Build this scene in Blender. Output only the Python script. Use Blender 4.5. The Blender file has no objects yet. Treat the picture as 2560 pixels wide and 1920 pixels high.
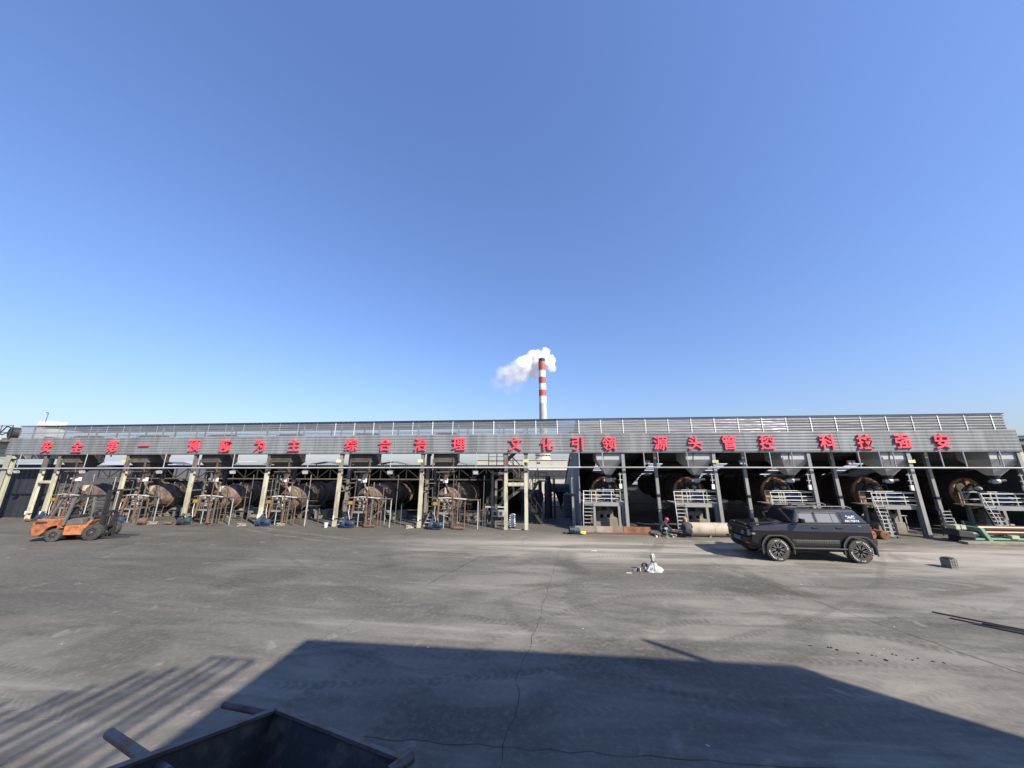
import bpy, math, random
from mathutils import Vector, Matrix
R = math.radians
random.seed(7)
scene = bpy.context.scene
COL = scene.collection

# ------------------------------------------------------------------ camera, sky, sun, exposure
cam_d = bpy.data.cameras.new('camera')
cam_d.sensor_width = 36.0
cam_d.lens = 826.0 / 2560.0 * 36.0
cam_d.clip_start = 0.05
cam_d.clip_end = 3000
cam = bpy.data.objects.new('camera', cam_d)
COL.objects.link(cam)
cam.location = (0, -19.5, 3.5)
cam.rotation_euler = (R(90 + 13.8), 0, R(5.6))
scene.camera = cam

SUN_AZ, SUN_EL = 53.0, 37.0            # azimuth measured from -Y towards +X
SUN_DIR = Vector((math.sin(R(SUN_AZ)) * math.cos(R(SUN_EL)), -math.cos(R(SUN_AZ)) * math.cos(R(SUN_EL)), math.sin(R(SUN_EL))))
world = bpy.data.worlds.new('World')
scene.world = world
world.use_nodes = True
wn = world.node_tree
wn.nodes.clear()
sky = wn.nodes.new('ShaderNodeTexSky')
sky.sky_type = 'NISHITA'
sky.sun_disc = False
sky.sun_elevation = R(SUN_EL)
sky.sun_rotation = math.atan2(SUN_DIR.x, SUN_DIR.y)
sky.altitude = 300
sky.air_density = 1.6
sky.dust_density = 1.0
sky.ozone_density = 6.0
bg = wn.nodes.new('ShaderNodeBackground')
bg.inputs['Strength'].default_value = 0.14
wo = wn.nodes.new('ShaderNodeOutputWorld')
gam = wn.nodes.new('ShaderNodeGamma')          # softens the sky's range, as the phone camera did
gam.inputs['Gamma'].default_value = 0.8
tint = wn.nodes.new('ShaderNodeMix')
tint.data_type = 'RGBA'
tint.blend_type = 'MULTIPLY'
tint.inputs[0].default_value = 1.0
tint.inputs[7].default_value = (0.745, 0.835, 1.17, 1)
wn.links.new(sky.outputs[0], gam.inputs['Color'])
wn.links.new(gam.outputs[0], tint.inputs[6])
wn.links.new(tint.outputs[2], bg.inputs['Color'])
wn.links.new(bg.outputs[0], wo.inputs['Surface'])

sun_d = bpy.data.lights.new('sun', 'SUN')
sun_d.energy = 5.0
sun_d.angle = R(0.53)
sun_d.color = (1.0, 0.90, 0.75)
sun = bpy.data.objects.new('sun', sun_d)
COL.objects.link(sun)
sun.rotation_euler = (-SUN_DIR).to_track_quat('-Z', 'Y').to_euler()

scene.view_settings.view_transform = 'Standard'
scene.view_settings.look = 'None'
scene.view_settings.exposure = 0.72
scene.view_settings.gamma = 1.0
scene.render.engine = 'CYCLES'
scene.cycles.max_bounces = 14
scene.cycles.diffuse_bounces = 4
scene.cycles.glossy_bounces = 4
scene.cycles.transmission_bounces = 4
scene.cycles.transparent_max_bounces = 12
scene.cycles.volume_bounces = 14
scene.cycles.use_denoising = True

# ------------------------------------------------------------------ materials
MATS = {}
def M(name, col, rough=0.6, metal=0.0, var=0.3, scale=2.0, bump=0.0, bscale=25.0, col2=None, thr=(0.35, 0.7), stretch=(1, 1, 1), coat=0.0, tone=0.2):
    m = bpy.data.materials.new(name)
    m.use_nodes = True
    nt = m.node_tree
    b = nt.nodes['Principled BSDF']
    b.inputs['Roughness'].default_value = rough
    b.inputs['Metallic'].default_value = metal
    if coat:
        b.inputs['Coat Weight'].default_value = coat
        b.inputs['Coat Roughness'].default_value = 0.04
    tc = nt.nodes.new('ShaderNodeTexCoord')
    mp = nt.nodes.new('ShaderNodeMapping')
    mp.inputs['Scale'].default_value = stretch
    nz = nt.nodes.new('ShaderNodeTexNoise')
    nz.inputs['Scale'].default_value = scale
    nz.inputs['Detail'].default_value = 6
    nz.inputs['Roughness'].default_value = 0.65
    cr = nt.nodes.new('ShaderNodeValToRGB')
    c2 = col2 if col2 else tuple(c * (1 - var) for c in col)
    cr.color_ramp.elements[0].position = thr[0]
    cr.color_ramp.elements[1].position = thr[1]
    cr.color_ramp.elements[0].color = (*c2, 1)
    cr.color_ramp.elements[1].color = (*col, 1)
    L = nt.links.new
    oi = nt.nodes.new('ShaderNodeObjectInfo')        # every copy gets its own grime pattern and tone
    of = nt.nodes.new('ShaderNodeMath'); of.operation = 'MULTIPLY'; of.inputs[1].default_value = 37.0
    L(oi.outputs['Random'], of.inputs[0]); L(of.outputs[0], mp.inputs['Location'])
    hv = nt.nodes.new('ShaderNodeHueSaturation')
    mr = nt.nodes.new('ShaderNodeMapRange'); mr.inputs[3].default_value = 1 - tone; mr.inputs[4].default_value = 1 + tone
    L(oi.outputs['Random'], mr.inputs[0]); L(mr.outputs[0], hv.inputs['Value'])
    L(tc.outputs['Object'], mp.inputs['Vector'])
    L(mp.outputs[0], nz.inputs['Vector'])
    L(nz.outputs['Fac'], cr.inputs[0])
    L(cr.outputs[0], hv.inputs['Color'])
    L(hv.outputs[0], b.inputs['Base Color'])
    if bump:
        n2 = nt.nodes.new('ShaderNodeTexNoise')
        n2.inputs['Scale'].default_value = bscale
        n2.inputs['Detail'].default_value = 4
        bp = nt.nodes.new('ShaderNodeBump')
        bp.inputs['Strength'].default_value = bump
        bp.inputs['Distance'].default_value = 0.02
        L(mp.outputs[0], n2.inputs['Vector'])
        L(n2.outputs['Fac'], bp.inputs['Height'])
        L(bp.outputs[0], b.inputs['Normal'])
    MATS[name] = m
    return m

M('fascia', (0.27, 0.288, 0.292), 0.55, 0.05, 0.28, 0.9, 0.05, 3, thr=(.40, .60), stretch=(2.2, 1, .30), tone=0.08)
M('fascia_bright', (0.29, 0.30, 0.305), 0.36, 0.4, 0.3, 0.9, 0.10, 3, stretch=(1.6, 1, .35), tone=0.08)
M('red_sign', (0.84, 0.085, 0.115), 0.5, 0, 0.15, 3, tone=0.08)
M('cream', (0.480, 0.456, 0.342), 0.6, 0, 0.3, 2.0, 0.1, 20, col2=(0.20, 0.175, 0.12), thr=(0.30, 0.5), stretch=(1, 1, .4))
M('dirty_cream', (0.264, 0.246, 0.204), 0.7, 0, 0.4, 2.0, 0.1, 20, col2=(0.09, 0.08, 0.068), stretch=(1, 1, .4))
M('grey_steel', (0.324, 0.330, 0.318), 0.5, 0.1, 0.25, 1.5, 0.03, 10, stretch=(1, 1, .5), tone=0.08)
M('hopper_grey', (0.480, 0.492, 0.480), 0.5, 0.1, 0.2, 1.0, 0.03, 6, tone=0.08)
M('white_rail', (0.660, 0.672, 0.636), 0.5, 0, 0.2, 4, tone=0.08)
M('dark_steel', (0.055, 0.055, 0.06), 0.65, 0.2, 0.4, 2.0)
M('black_steel', (0.02, 0.02, 0.022), 0.55, 0.2, 0.4, 2.0)
M('old_hopper', (0.150, 0.120, 0.094), 0.75, 0.1, 0.4, 2.0, 0.1, 10, col2=(0.06, 0.05, 0.042), stretch=(1, 1, .5))
M('rust_shell', (0.252, 0.186, 0.138), 0.75, 0.1, 0.5, 2.2, 0.15, 14, col2=(0.075, 0.055, 0.045))
M('rust_ring', (0.25, 0.19, 0.14), 0.6, 0.35, 0.4, 3.0, 0.1, 14)
M('rust_plate', (0.480, 0.288, 0.132), 0.75, 0.1, 0.5, 1.6, 0.12, 14, col2=(0.16, 0.09, 0.05))
M('rust_orange', (0.360, 0.162, 0.078), 0.8, 0.1, 0.4, 2.4, 0.12, 16, col2=(0.16, 0.075, 0.045))
M('rust_pipe', (0.20, 0.112, 0.078), 0.75, 0.1, 0.4, 4.0, 0.1, 20)
M('pale_pipe', (0.528, 0.462, 0.372), 0.75, 0, 0.3, 1.6, 0.08, 10, col2=(0.33, 0.27, 0.20), thr=(.3, .48))
M('plate_grey', (0.348, 0.330, 0.300), 0.7, 0.1, 0.3, 1.6, 0.08, 10, col2=(0.25, 0.17, 0.12))
M('white_lag', (0.66, 0.64, 0.58), 0.85, 0, 0.4, 5.0, 0.4, 18, col2=(0.30, 0.27, 0.22))
M('sooty_pipe', (0.16, 0.145, 0.125), 0.75, 0.1, 0.4, 5.0)
M('blue_motor', (0.05, 0.085, 0.16), 0.45, 0.1, 0.35, 5.0)
M('teal_motor', (0.05, 0.09, 0.10), 0.5, 0.1, 0.4, 5.0)
M('yellow_box', (0.36, 0.26, 0.06), 0.55, 0, 0.2, 5.0)
M('concrete', (0.324, 0.288, 0.228), 0.9, 0, 0.35, 2.5, 0.25, 12, col2=(0.19, 0.17, 0.14))
M('roller_grey', (0.26, 0.255, 0.225), 0.65, 0.2, 0.35, 3.0)
M('shed_wall', (0.16, 0.163, 0.18), 0.75, 0.1, 0.35, 0.8)
M('shed_roof', (0.17, 0.173, 0.19), 0.6, 0.2, 0.3, 0.8)
M('canopy', (0.30, 0.31, 0.33), 0.6, 0.1, 0.2, 0.8)
M('inner_wall', (0.32, 0.325, 0.35), 0.75, 0.0, 0.3, 0.8)
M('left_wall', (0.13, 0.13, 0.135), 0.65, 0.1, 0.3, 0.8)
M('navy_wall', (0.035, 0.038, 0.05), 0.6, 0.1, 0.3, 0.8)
M('cream_wall', (0.50, 0.47, 0.39), 0.7, 0, 0.12, 0.8, tone=0.05)
M('seam', (0.22, 0.21, 0.19), 0.7)
M('white_paint', (0.78, 0.77, 0.73), 0.6, 0, 0.12, 1.5)
M('lamp_box', (0.45, 0.46, 0.47), 0.5, 0.2, 0.2, 4)
M('lamp_glass', (0.6, 0.62, 0.62), 0.15, 0, 0.1, 4)
M('sign_yellow', (0.66, 0.66, 0.30), 0.6, 0, 0.1, 4)
M('stack_grey', (0.42, 0.42, 0.41), 0.7, 0, 0.15, 0.3, tone=0.05)
M('stack_red', (0.46, 0.10, 0.09), 0.7, 0, 0.2, 0.4, tone=0.05)
M('stack_white', (0.80, 0.79, 0.75), 0.7, 0, 0.12, 0.4, tone=0.05)
M('soot', (0.05, 0.045, 0.042), 0.85, 0, 0.4, 1.0)
M('car_paint', (0.004, 0.0042, 0.005), 0.5, 0.0, 0.1, 3, coat=1.0, tone=0.05)
MATS['car_paint'].node_tree.nodes['Principled BSDF'].inputs['Specular IOR Level'].default_value = 0.15
M('car_trim', (0.019, 0.0195, 0.020), 0.42, 0, 0.3, 8, 0.05, 60, tone=0.05)
M('flare_grey', (0.075, 0.077, 0.08), 0.5, 0, 0.2, 8)
M('tyre', (0.085, 0.081, 0.072), 0.9, 0, 0.4, 6, 0.15, 40, col2=(0.035, 0.033, 0.03))
M('rim_dark', (0.02, 0.02, 0.021), 0.3, 0.6, 0.2, 4)
M('rim_metal', (0.55, 0.55, 0.56), 0.28, 0.95, 0.15, 6)
M('chrome', (0.7, 0.7, 0.72), 0.15, 1.0, 0.1, 6)
M('plate_blue', (0.10, 0.17, 0.42), 0.4, 0, 0.1, 5)
M('tow_red', (0.45, 0.02, 0.02), 0.4, 0, 0.1, 5)
M('white_mark', (0.8, 0.8, 0.8), 0.5, 0, 0.05, 5)
M('head_lamp', (0.22, 0.23, 0.25), 0.12, 0.3, 0.1, 5)
M('fl_orange', (0.456, 0.156, 0.060), 0.6, 0, 0.45, 4.0, 0.05, 12, col2=(0.15, 0.075, 0.05), thr=(.36, .56))
M('fl_grey', (0.13, 0.125, 0.115), 0.6, 0, 0.35, 3)
M('fl_black', (0.035, 0.036, 0.040), 0.55, 0.1, 0.3, 4)
M('tarp_white', (0.62, 0.62, 0.59), 0.7, 0, 0.25, 14, 0.5, 22)
M('tarp_blue', (0.38, 0.55, 0.60), 0.6, 0, 0.3, 16)
M('pallet_grey', (0.22, 0.225, 0.205), 0.6, 0, 0.25, 5)
M('coal', (0.012, 0.012, 0.013), 0.7, 0, 0.3, 20)
M('skip_steel', (0.095, 0.098, 0.105), 0.5, 0.3, 0.35, 7.0, 0.15, 30, col2=(0.085, 0.05, 0.032), thr=(.40, .54))
M('skip_inner', (0.020, 0.019, 0.019), 0.65, 0.1, 0.5, 5.0, 0.25, 20, col2=(0.075, 0.058, 0.045), thr=(.36, .52))
M('green_paint', (0.20, 0.36, 0.25), 0.55, 0, 0.3, 4)
M('pale_green', (0.42, 0.46, 0.30), 0.6, 0, 0.2, 4)
M('brown_roll', (0.16, 0.10, 0.07), 0.4, 0.4, 0.3, 3)
M('skin', (0.42, 0.24, 0.16), 0.6, 0, 0.1, 8)
M('jacket_grey', (0.055, 0.062, 0.07), 0.85, 0, 0.35, 9, 0.2, 30)
M('trousers', (0.035, 0.038, 0.05), 0.85, 0, 0.3, 9)
M('helmet_red', (0.45, 0.03, 0.05), 0.35, 0, 0.1, 5)
M('helmet_yellow', (0.65, 0.30, 0.04), 0.4, 0, 0.1, 5)
MATS['fascia'].node_tree.nodes['Principled BSDF'].inputs['Specular IOR Level'].default_value = 0.15
M('joint', (0.05, 0.046, 0.040), 0.95, 0, 0.4, 9)
M('dust_pale', (0.19, 0.18, 0.16), 0.95, 0, 0.4, 2, stretch=(.4, 3, 1))
M('greenish_wall', (0.52, 0.53, 0.42), 0.7, 0, 0.25, 1.2)
M('brick_wall', (0.33, 0.30, 0.27), 0.8, 0, 0.2, 1.2)
M('paper_yellow', (0.75, 0.72, 0.08), 0.6, 0, 0.2, 6)

def glass(name, col, rough, spec=0.5):
    m = bpy.data.materials.new(name); m.use_nodes = True
    b = m.node_tree.nodes['Principled BSDF']
    b.inputs['Base Color'].default_value = (*col, 1)
    b.inputs['Roughness'].default_value = rough
    b.inputs['Coat Weight'].default_value = 1.0
    b.inputs['Coat Roughness'].default_value = 0.03
    MATS[name] = m
glass('window_tint', (0.018, 0.021, 0.027), 0.10)
glass('window_film', (0.17, 0.178, 0.176), 0.25)

def sheet_mat(name, tint, tr, rough, bump):
    """ribbed semi-clear plastic sheet: part see-through, part pale diffuse with gloss"""
    m = bpy.data.materials.new(name); m.use_nodes = True
    nt = m.node_tree; L = nt.links.new
    b = nt.nodes['Principled BSDF']; out = nt.nodes['Material Output']
    b.inputs['Base Color'].default_value = (*tint, 1)
    b.inputs['Roughness'].default_value = rough
    b.inputs['Specular IOR Level'].default_value = 0.8
    tc = nt.nodes.new('ShaderNodeTexCoord'); mp = nt.nodes.new('ShaderNodeMapping')
    mp.inputs['Scale'].default_value = (0.35, 1, 3.5)
    n = nt.nodes.new('ShaderNodeTexNoise'); n.inputs['Scale'].default_value = 1.5; n.inputs['Detail'].default_value = 3
    bp = nt.nodes.new('ShaderNodeBump'); bp.inputs['Strength'].default_value = bump; bp.inputs['Distance'].default_value = 0.08
    t = nt.nodes.new('ShaderNodeBsdfTransparent'); t.inputs[0].default_value = (0.86, 0.89, 0.92, 1)
    tl = nt.nodes.new('ShaderNodeBsdfTranslucent'); tl.inputs[0].default_value = (0.45, 0.47, 0.48, 1)
    ad = nt.nodes.new('ShaderNodeMixShader'); ad.inputs[0].default_value = 0.35
    mx = nt.nodes.new('ShaderNodeMixShader')
    rp = nt.nodes.new('ShaderNodeMapRange')
    rp.inputs[1].default_value = 0.3; rp.inputs[2].default_value = 0.7
    rp.inputs[3].default_value = tr + 0.1; rp.inputs[4].default_value = tr - 0.1
    L(tc.outputs['Object'], mp.inputs[0]); L(mp.outputs[0], n.inputs['Vector'])
    L(n.outputs['Fac'], bp.inputs['Height']); L(bp.outputs[0], b.inputs['Normal'])
    L(n.outputs['Fac'], rp.inputs[0]); L(rp.outputs[0], mx.inputs[0])
    L(b.outputs[0], ad.inputs[1]); L(tl.outputs[0], ad.inputs[2])
    L(ad.outputs[0], mx.inputs[1]); L(t.outputs[0], mx.inputs[2])
    L(mx.outputs[0], out.inputs['Surface'])
    MATS[name] = m
sheet_mat('clear_sheet', (0.36, 0.385, 0.41), 0.40, 0.30, 0.5)
sheet_mat('film_sheet', (0.42, 0.43, 0.45), 0.14, 0.27, 0.8)
sheet_mat('dull_sheet', (0.24, 0.26, 0.28), 0.22, 0.5, 0.4)
sheet_mat('skylight', (0.7, 0.72, 0.72), 0.25, 0.4, 0.05)
for n_ in MATS['skylight'].node_tree.nodes:
    if n_.type == 'BSDF_TRANSLUCENT': n_.inputs[0].default_value = (0.9, 0.92, 0.93, 1)
    if n_.type == 'MIX_SHADER' and abs(n_.inputs[0].default_value - .35) < .01: n_.inputs[0].default_value = 0.8

def ground_mat():
    m = bpy.data.materials.new('yard_ground'); m.use_nodes = True
    nt = m.node_tree; L = nt.links.new; N = nt.nodes.new
    b = nt.nodes['Principled BSDF']
    b.inputs['Specular IOR Level'].default_value = 0.25
    tc = N('ShaderNodeTexCoord')
    P = tc.outputs['Object']
    def noise(scale, st=(1, 1, 1), rot=0, det=5, rough=.6, dist=0, off=(0, 0, 0)):
        mp = N('ShaderNodeMapping'); mp.inputs['Scale'].default_value = st; mp.inputs['Rotation'].default_value = (0, 0, R(rot)); mp.inputs['Location'].default_value = off
        n = N('ShaderNodeTexNoise'); n.inputs['Scale'].default_value = scale; n.inputs['Detail'].default_value = det
        n.inputs['Roughness'].default_value = rough; n.inputs['Distortion'].default_value = dist
        L(P, mp.inputs[0]); L(mp.outputs[0], n.inputs['Vector']); return n.outputs['Fac']
    def rng(v, a, c, lo=0.0, hi=1.0):
        r = N('ShaderNodeMapRange'); r.inputs[1].default_value = a; r.inputs[2].default_value = c; r.inputs[3].default_value = lo; r.inputs[4].default_value = hi
        r.interpolation_type = 'SMOOTHSTEP'; L(v, r.inputs[0]); return r.outputs[0]
    def ma(op, a, c=None, d=None):
        n = N('ShaderNodeMath'); n.operation = op
        for i, q in enumerate((a, c, d)):
            if q is None: continue
            if isinstance(q, (int, float)): n.inputs[i].default_value = q
            else: L(q, n.inputs[i])
        return n.outputs[0]
    def mix(f, a, c):
        n = N('ShaderNodeMix'); n.data_type = 'RGBA'
        if isinstance(f, (int, float)): n.inputs[0].default_value = f
        else: L(f, n.inputs[0])
        for i, q in ((6, a), (7, c)):
            if isinstance(q, tuple): n.inputs[i].default_value = (*q, 1)
            else: L(q, n.inputs[i])
        return n.outputs[2]
    big = noise(.16, (1, 1.6, 1), 12, 4, .6, .6)
    c = mix(rng(big, .36, .66), (0.1267, 0.1184, 0.1015), (0.2146, 0.2006, 0.1723))
    med = noise(.55, (.5, 1.5, 1), -8, 6, .65, 1.0, (3, 5, 0))
    c = mix(ma('MULTIPLY', rng(med, .48, .68), .72), c, (0.0858, 0.0801, 0.0687))
    # pale dust dragged out along the furnace row
    st = noise(.9, (.10, 1.3, 1), 2, 6, .6, .3, (9, 1, 0))
    c = mix(ma('MULTIPLY', rng(st, .54, .74), .55), c, (0.3590, 0.3357, 0.2881))
    sw = noise(.8, (.22, 1.0, 1), 24, 6, .6, 1.4, (1, 9, 0))
    c = mix(ma('MULTIPLY', rng(sw, .50, .66), .62), c, (0.0964, 0.0902, 0.0773))
    sw2 = noise(.7, (.16, 1.2, 1), -16, 6, .6, 1.0, (6, 2, 0))
    c = mix(ma('MULTIPLY', rng(sw2, .54, .72), .45), c, (0.3233, 0.3023, 0.2595))
    sp = N('ShaderNodeSeparateXYZ'); L(P, sp.inputs[0])
    X, Y = sp.outputs[0], sp.outputs[1]
    # left third of the yard is blacker with coal dust
    lx = rng(ma('ADD', X, ma('MULTIPLY', noise(.12), 14.0)), -8.0, 8.0, .72, 0.0)
    c = mix(ma('MULTIPLY', lx, rng(Y, -16.0, -11.0)), c, (0.0730, 0.0683, 0.0585))
    pd = ma('MULTIPLY', ma('MULTIPLY', rng(Y, -6.6, -4.2), rng(Y, -3.0, -1.6, 1, 0)), rng(X, -9.0, 2.0))
    c = mix(ma('MULTIPLY', pd, rng(noise(.8, (.15, 1.6, 1), 2, 5, .6, .4, (4, 4, 0)), .36, .62, 0, .75)), c, (0.4067, 0.3802, 0.3263))
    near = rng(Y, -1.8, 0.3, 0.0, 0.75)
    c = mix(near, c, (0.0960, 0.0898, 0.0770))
    # tyre tracks: arcs with tread bars
    for (cx, cy, rad, w, s, tread) in ((-3.0, 20.0, 32.4, .13, .3, 1), (-3.0, 20.0, 34.2, .11, .2, 1), (-2.0, 17.5, 31.2, .13, .3, 1), (-7.0, 12.0, 25.6, .12, .45, 1), (6.0, 14.0, 25.9, .13, .4, 1),
                                (4.6, -15.6, 5.3, .14, .5, 1), (5.0, -16.2, 7.6, .13, .42, 1), (5.0, -16.2, 9.2, .13, .36, 1), (3.4, -9.2, 2.6, .4, .35, 0), (3.0, -9.0, 4.1, .13, .4, 1),
                                (-9.0, -30.0, 21.0, .5, .3, 0), (-12.0, -28.0, 17.5, .4, .28, 0), (-3.0, -34.0, 27.0, .6, .25, 0), (12.0, -30.0, 20.4, .4, .28, 0), (0.0, -2.5, 7.2, .35, .28, 0), (-6, 2, 12.0, .3, .28, 0), (2, 40, 55.2, .16, -.12, 1), (2, 40, 45.2, .13, -.3, 1), (2, 40, 44.4, .13, -.25, 1)):
        dx = ma('SUBTRACT', X, cx); dy = ma('SUBTRACT', Y, cy)
        d = ma('SQRT', ma('ADD', ma('MULTIPLY', dx, dx), ma('MULTIPLY', dy, dy)))
        wob = ma('ADD', d, ma('MULTIPLY', ma('SUBTRACT', noise(.35, off=(cx, cy, 0)), .5), .5))
        e = ma('ABSOLUTE', ma('SUBTRACT', wob, rad))
        f = rng(e, w * .5, w * 1.1, 1.0, 0.0)
        if tread:
            an = ma('ARCTAN2', dy, dx)
            bar = ma('SINE', ma('MULTIPLY', ma('ADD', an, ma('MULTIPLY', e, .03)), rad * 40.0))
            f = ma('MULTIPLY', f, rng(bar, -.5, .4, .25, 1.0))
        f = ma('MULTIPLY', f, rng(noise(.3, off=(cy, cx, 0)), .40, .56, .0, 1.0))
        if s > 0: c = mix(ma('MULTIPLY', f, s), c, (0.0623, 0.0582, 0.0499))
        else: c = mix(ma('MULTIPLY', f, -s), c, (0.3769, 0.3524, 0.3024))
    # rust patch left by a steel sheet in front of the parked car
    rp = ma('MULTIPLY', ma('MULTIPLY', rng(X, 9.0, 9.1), rng(X, 10.2, 10.6, 1, 0)), ma('MULTIPLY', rng(Y, -5.9, -5.8), rng(Y, -5.1, -5.0, 1, 0)))
    c = mix(ma('MULTIPLY', rp, .5), c, (0.1190, 0.1113, 0.0956))
    oil = noise(.28, (1, 1, 1), 40, 3, .5, .8, (21, 13, 0))
    c = mix(ma('MULTIPLY', rng(oil, .60, .72), .6), c, (0.0546, 0.0510, 0.0447))
    blot = noise(1.7, (1, 1, 1), 10, 4, .6, .5, (2, 31, 0))
    c = mix(ma('MULTIPLY', rng(blot, .62, .72), .35), c, (0.3119, 0.2937, 0.2503))
    vor = N('ShaderNodeTexVoronoi'); vor.feature = 'DISTANCE_TO_EDGE'; vor.inputs['Scale'].default_value = .33
    wv = N('ShaderNodeVectorMath'); wv.operation = 'ADD'
    ns = N('ShaderNodeTexNoise'); ns.inputs['Scale'].default_value = 1.6; ns.inputs['Detail'].default_value = 5
    L(P, ns.inputs['Vector']); L(P, wv.inputs[0]); L(ns.outputs['Color'], wv.inputs[1]); L(wv.outputs[0], vor.inputs['Vector'])
    c = mix(ma('MULTIPLY', ma('MULTIPLY', rng(vor.outputs['Distance'], .001, .006, 1, 0), rng(noise(.25, off=(5, 8, 0)), .52, .62)), .5), c, (0.0468, 0.0432, 0.0388))
    fine = noise(9, det=8, rough=.75)
    c = mix(ma('MULTIPLY', rng(fine, .45, .75), .35), c, (0.3054, 0.2856, 0.2452))
    fleck = noise(5.5, (1, 1.4, 1), 0, 2, .5, 0, (17, 3, 0))
    c = mix(ma('MULTIPLY', rng(fleck, .775, .79), .8), c, (0.6549, 0.6337, 0.5664))
    grit = noise(38, det=3, rough=.7)
    c = mix(ma('MULTIPLY', rng(grit, .60, .72), .5), c, (0.0686, 0.0642, 0.0552))
    L(c, b.inputs['Base Color'])
    L(rng(med, .3, .7, .95, .7), b.inputs['Roughness'])
    bp = N('ShaderNodeBump'); bp.inputs['Strength'].default_value = .35; bp.inputs['Distance'].default_value = .02
    hs = ma('ADD', fine, ma('MULTIPLY', grit, .4)); L(hs, bp.inputs['Height']); L(bp.outputs[0], b.inputs['Normal'])
    return m
MATS['ground'] = ground_mat()

# ------------------------------------------------------------------ mesh helpers
class MB:
    def __init__(s): s.v = []; s.f = []
    def add(s, vs, fs):
        k = len(s.v); s.v += [tuple(q) for q in vs]; s.f += [tuple(i + k for i in f) for f in fs]; return s
    def box(s, x0, x1, y0, y1, z0, z1):
        return s.add([(x0, y0, z0), (x1, y0, z0), (x1, y1, z0), (x0, y1, z0), (x0, y0, z1), (x1, y0, z1), (x1, y1, z1), (x0, y1, z1)],
                     [(0, 3, 2, 1), (4, 5, 6, 7), (0, 1, 5, 4), (1, 2, 6, 5), (2, 3, 7, 6), (3, 0, 4, 7)])
    def hexa(s, b, t):
        return s.add(list(b) + list(t), [(0, 3, 2, 1), (4, 5, 6, 7), (0, 1, 5, 4), (1, 2, 6, 5), (2, 3, 7, 6), (3, 0, 4, 7)])
    def frustum(s, x0, x1, y0, y1, z0, X0, X1, Y0, Y1, Z1):
        return s.hexa([(x0, y0, z0), (x1, y0, z0), (x1, y1, z0), (x0, y1, z0)], [(X0, Y0, Z1), (X1, Y0, Z1), (X1, Y1, Z1), (X0, Y1, Z1)])
    def beam(s, p, q, w, h=None, up=(0, 0, 1)):
        h = h or w; p, q = Vector(p), Vector(q); d = (q - p).normalized(); u = Vector(up)
        if abs(d.dot(u)) > .97: u = Vector((0, 1, 0))
        a = d.cross(u).normalized() * w * .5; b = a.cross(d).normalized() * h * .5
        return s.hexa([p - a - b, p + a - b, p + a + b, p - a + b], [q - a - b, q + a - b, q + a + b, q - a + b])
    def tube(s, p, q, r, n=10, r2=None, cap=True):
        r2 = r if r2 is None else r2; p, q = Vector(p), Vector(q); d = (q - p).normalized()
        u = Vector((0, 0, 1)) if abs(d.z) < .9 else Vector((1, 0, 0))
        a = d.cross(u).normalized(); b = a.cross(d).normalized()
        vs = []
        for c, rr in ((p, r), (q, r2)):
            for i in range(n):
                t = 2 * math.pi * i / n; vs.append(c + (a * math.cos(t) + b * math.sin(t)) * rr)
        fs = [(i, n + i, n + (i + 1) % n, (i + 1) % n) for i in range(n)]
        if cap: fs += [tuple(range(n)), tuple(range(2 * n - 1, n - 1, -1))]
        return s.add(vs, fs)
    def path(s, pts, r, n=8):
        for a, b in zip(pts[:-1], pts[1:]): s.tube(a, b, r, n)
        return s
    def lathe(s, prof, o=(0, 0, 0), d=(0, 1, 0), n=32, cap=True):
        """prof: (radius, distance along d)"""
        o, d = Vector(o), Vector(d).normalized(); u = Vector((0, 0, 1)) if abs(d.z) < .9 else Vector((1, 0, 0))
        a = d.cross(u).normalized(); b = a.cross(d).normalized(); vs = []
        for rr, t in prof:
            for i in range(n):
                q = 2 * math.pi * i / n; vs.append(o + d * t + (a * math.cos(q) + b * math.sin(q)) * rr)
        fs = []
        for j in range(len(prof) - 1):
            for i in range(n): fs.append((j * n + i, (j + 1) * n + i, (j + 1) * n + (i + 1) % n, j * n + (i + 1) % n))
        if cap: fs += [tuple(range(n)), tuple(range(len(prof) * n - 1, (len(prof) - 1) * n - 1, -1))]
        return s.add(vs, fs)
    def prism(s, poly, y0, y1):
        n = len(poly)
        vs = [(x, y0, z) for x, z in poly] + [(x, y1, z) for x, z in poly]
        fs = [tuple(range(n)), tuple(range(2 * n - 1, n - 1, -1))] + [(i, n + i, n + (i + 1) % n, (i + 1) % n) for i in range(n)]
        return s.add(vs, fs)
    def hbeam(s, x, y, z0, z1, w=.2, d=.2, t=.02):
        s.box(x - w / 2, x + w / 2, y - d / 2, y - d / 2 + t, z0, z1)
        s.box(x - w / 2, x + w / 2, y + d / 2 - t, y + d / 2, z0, z1)
        return s.box(x - t / 2, x + t / 2, y - d / 2 + t, y + d / 2 - t, z0, z1)
    def xf(s, mat):
        s.v = [tuple(mat @ Vector(q)) for q in s.v]; return s
    def build(s, name, mat, parent=None, smooth=False, bevel=0, loc=None):
        me = bpy.data.meshes.new(name); me.from_pydata(s.v, [], s.f); me.update()
        if mat: me.materials.append(MATS[mat] if isinstance(mat, str) else mat)
        if smooth:
            for p in me.polygons: p.use_smooth = True
            try: me.set_sharp_from_angle(angle=R(38))
            except Exception: pass
        o = bpy.data.objects.new(name, me); COL.objects.link(o)
        if parent: o.parent = parent
        if loc: o.location = loc
        if bevel:
            b = o.modifiers.new('bevel', 'BEVEL'); b.width = bevel; b.segments = 2; b.limit_method = 'ANGLE'; b.angle_limit = R(35)
        return o

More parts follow.
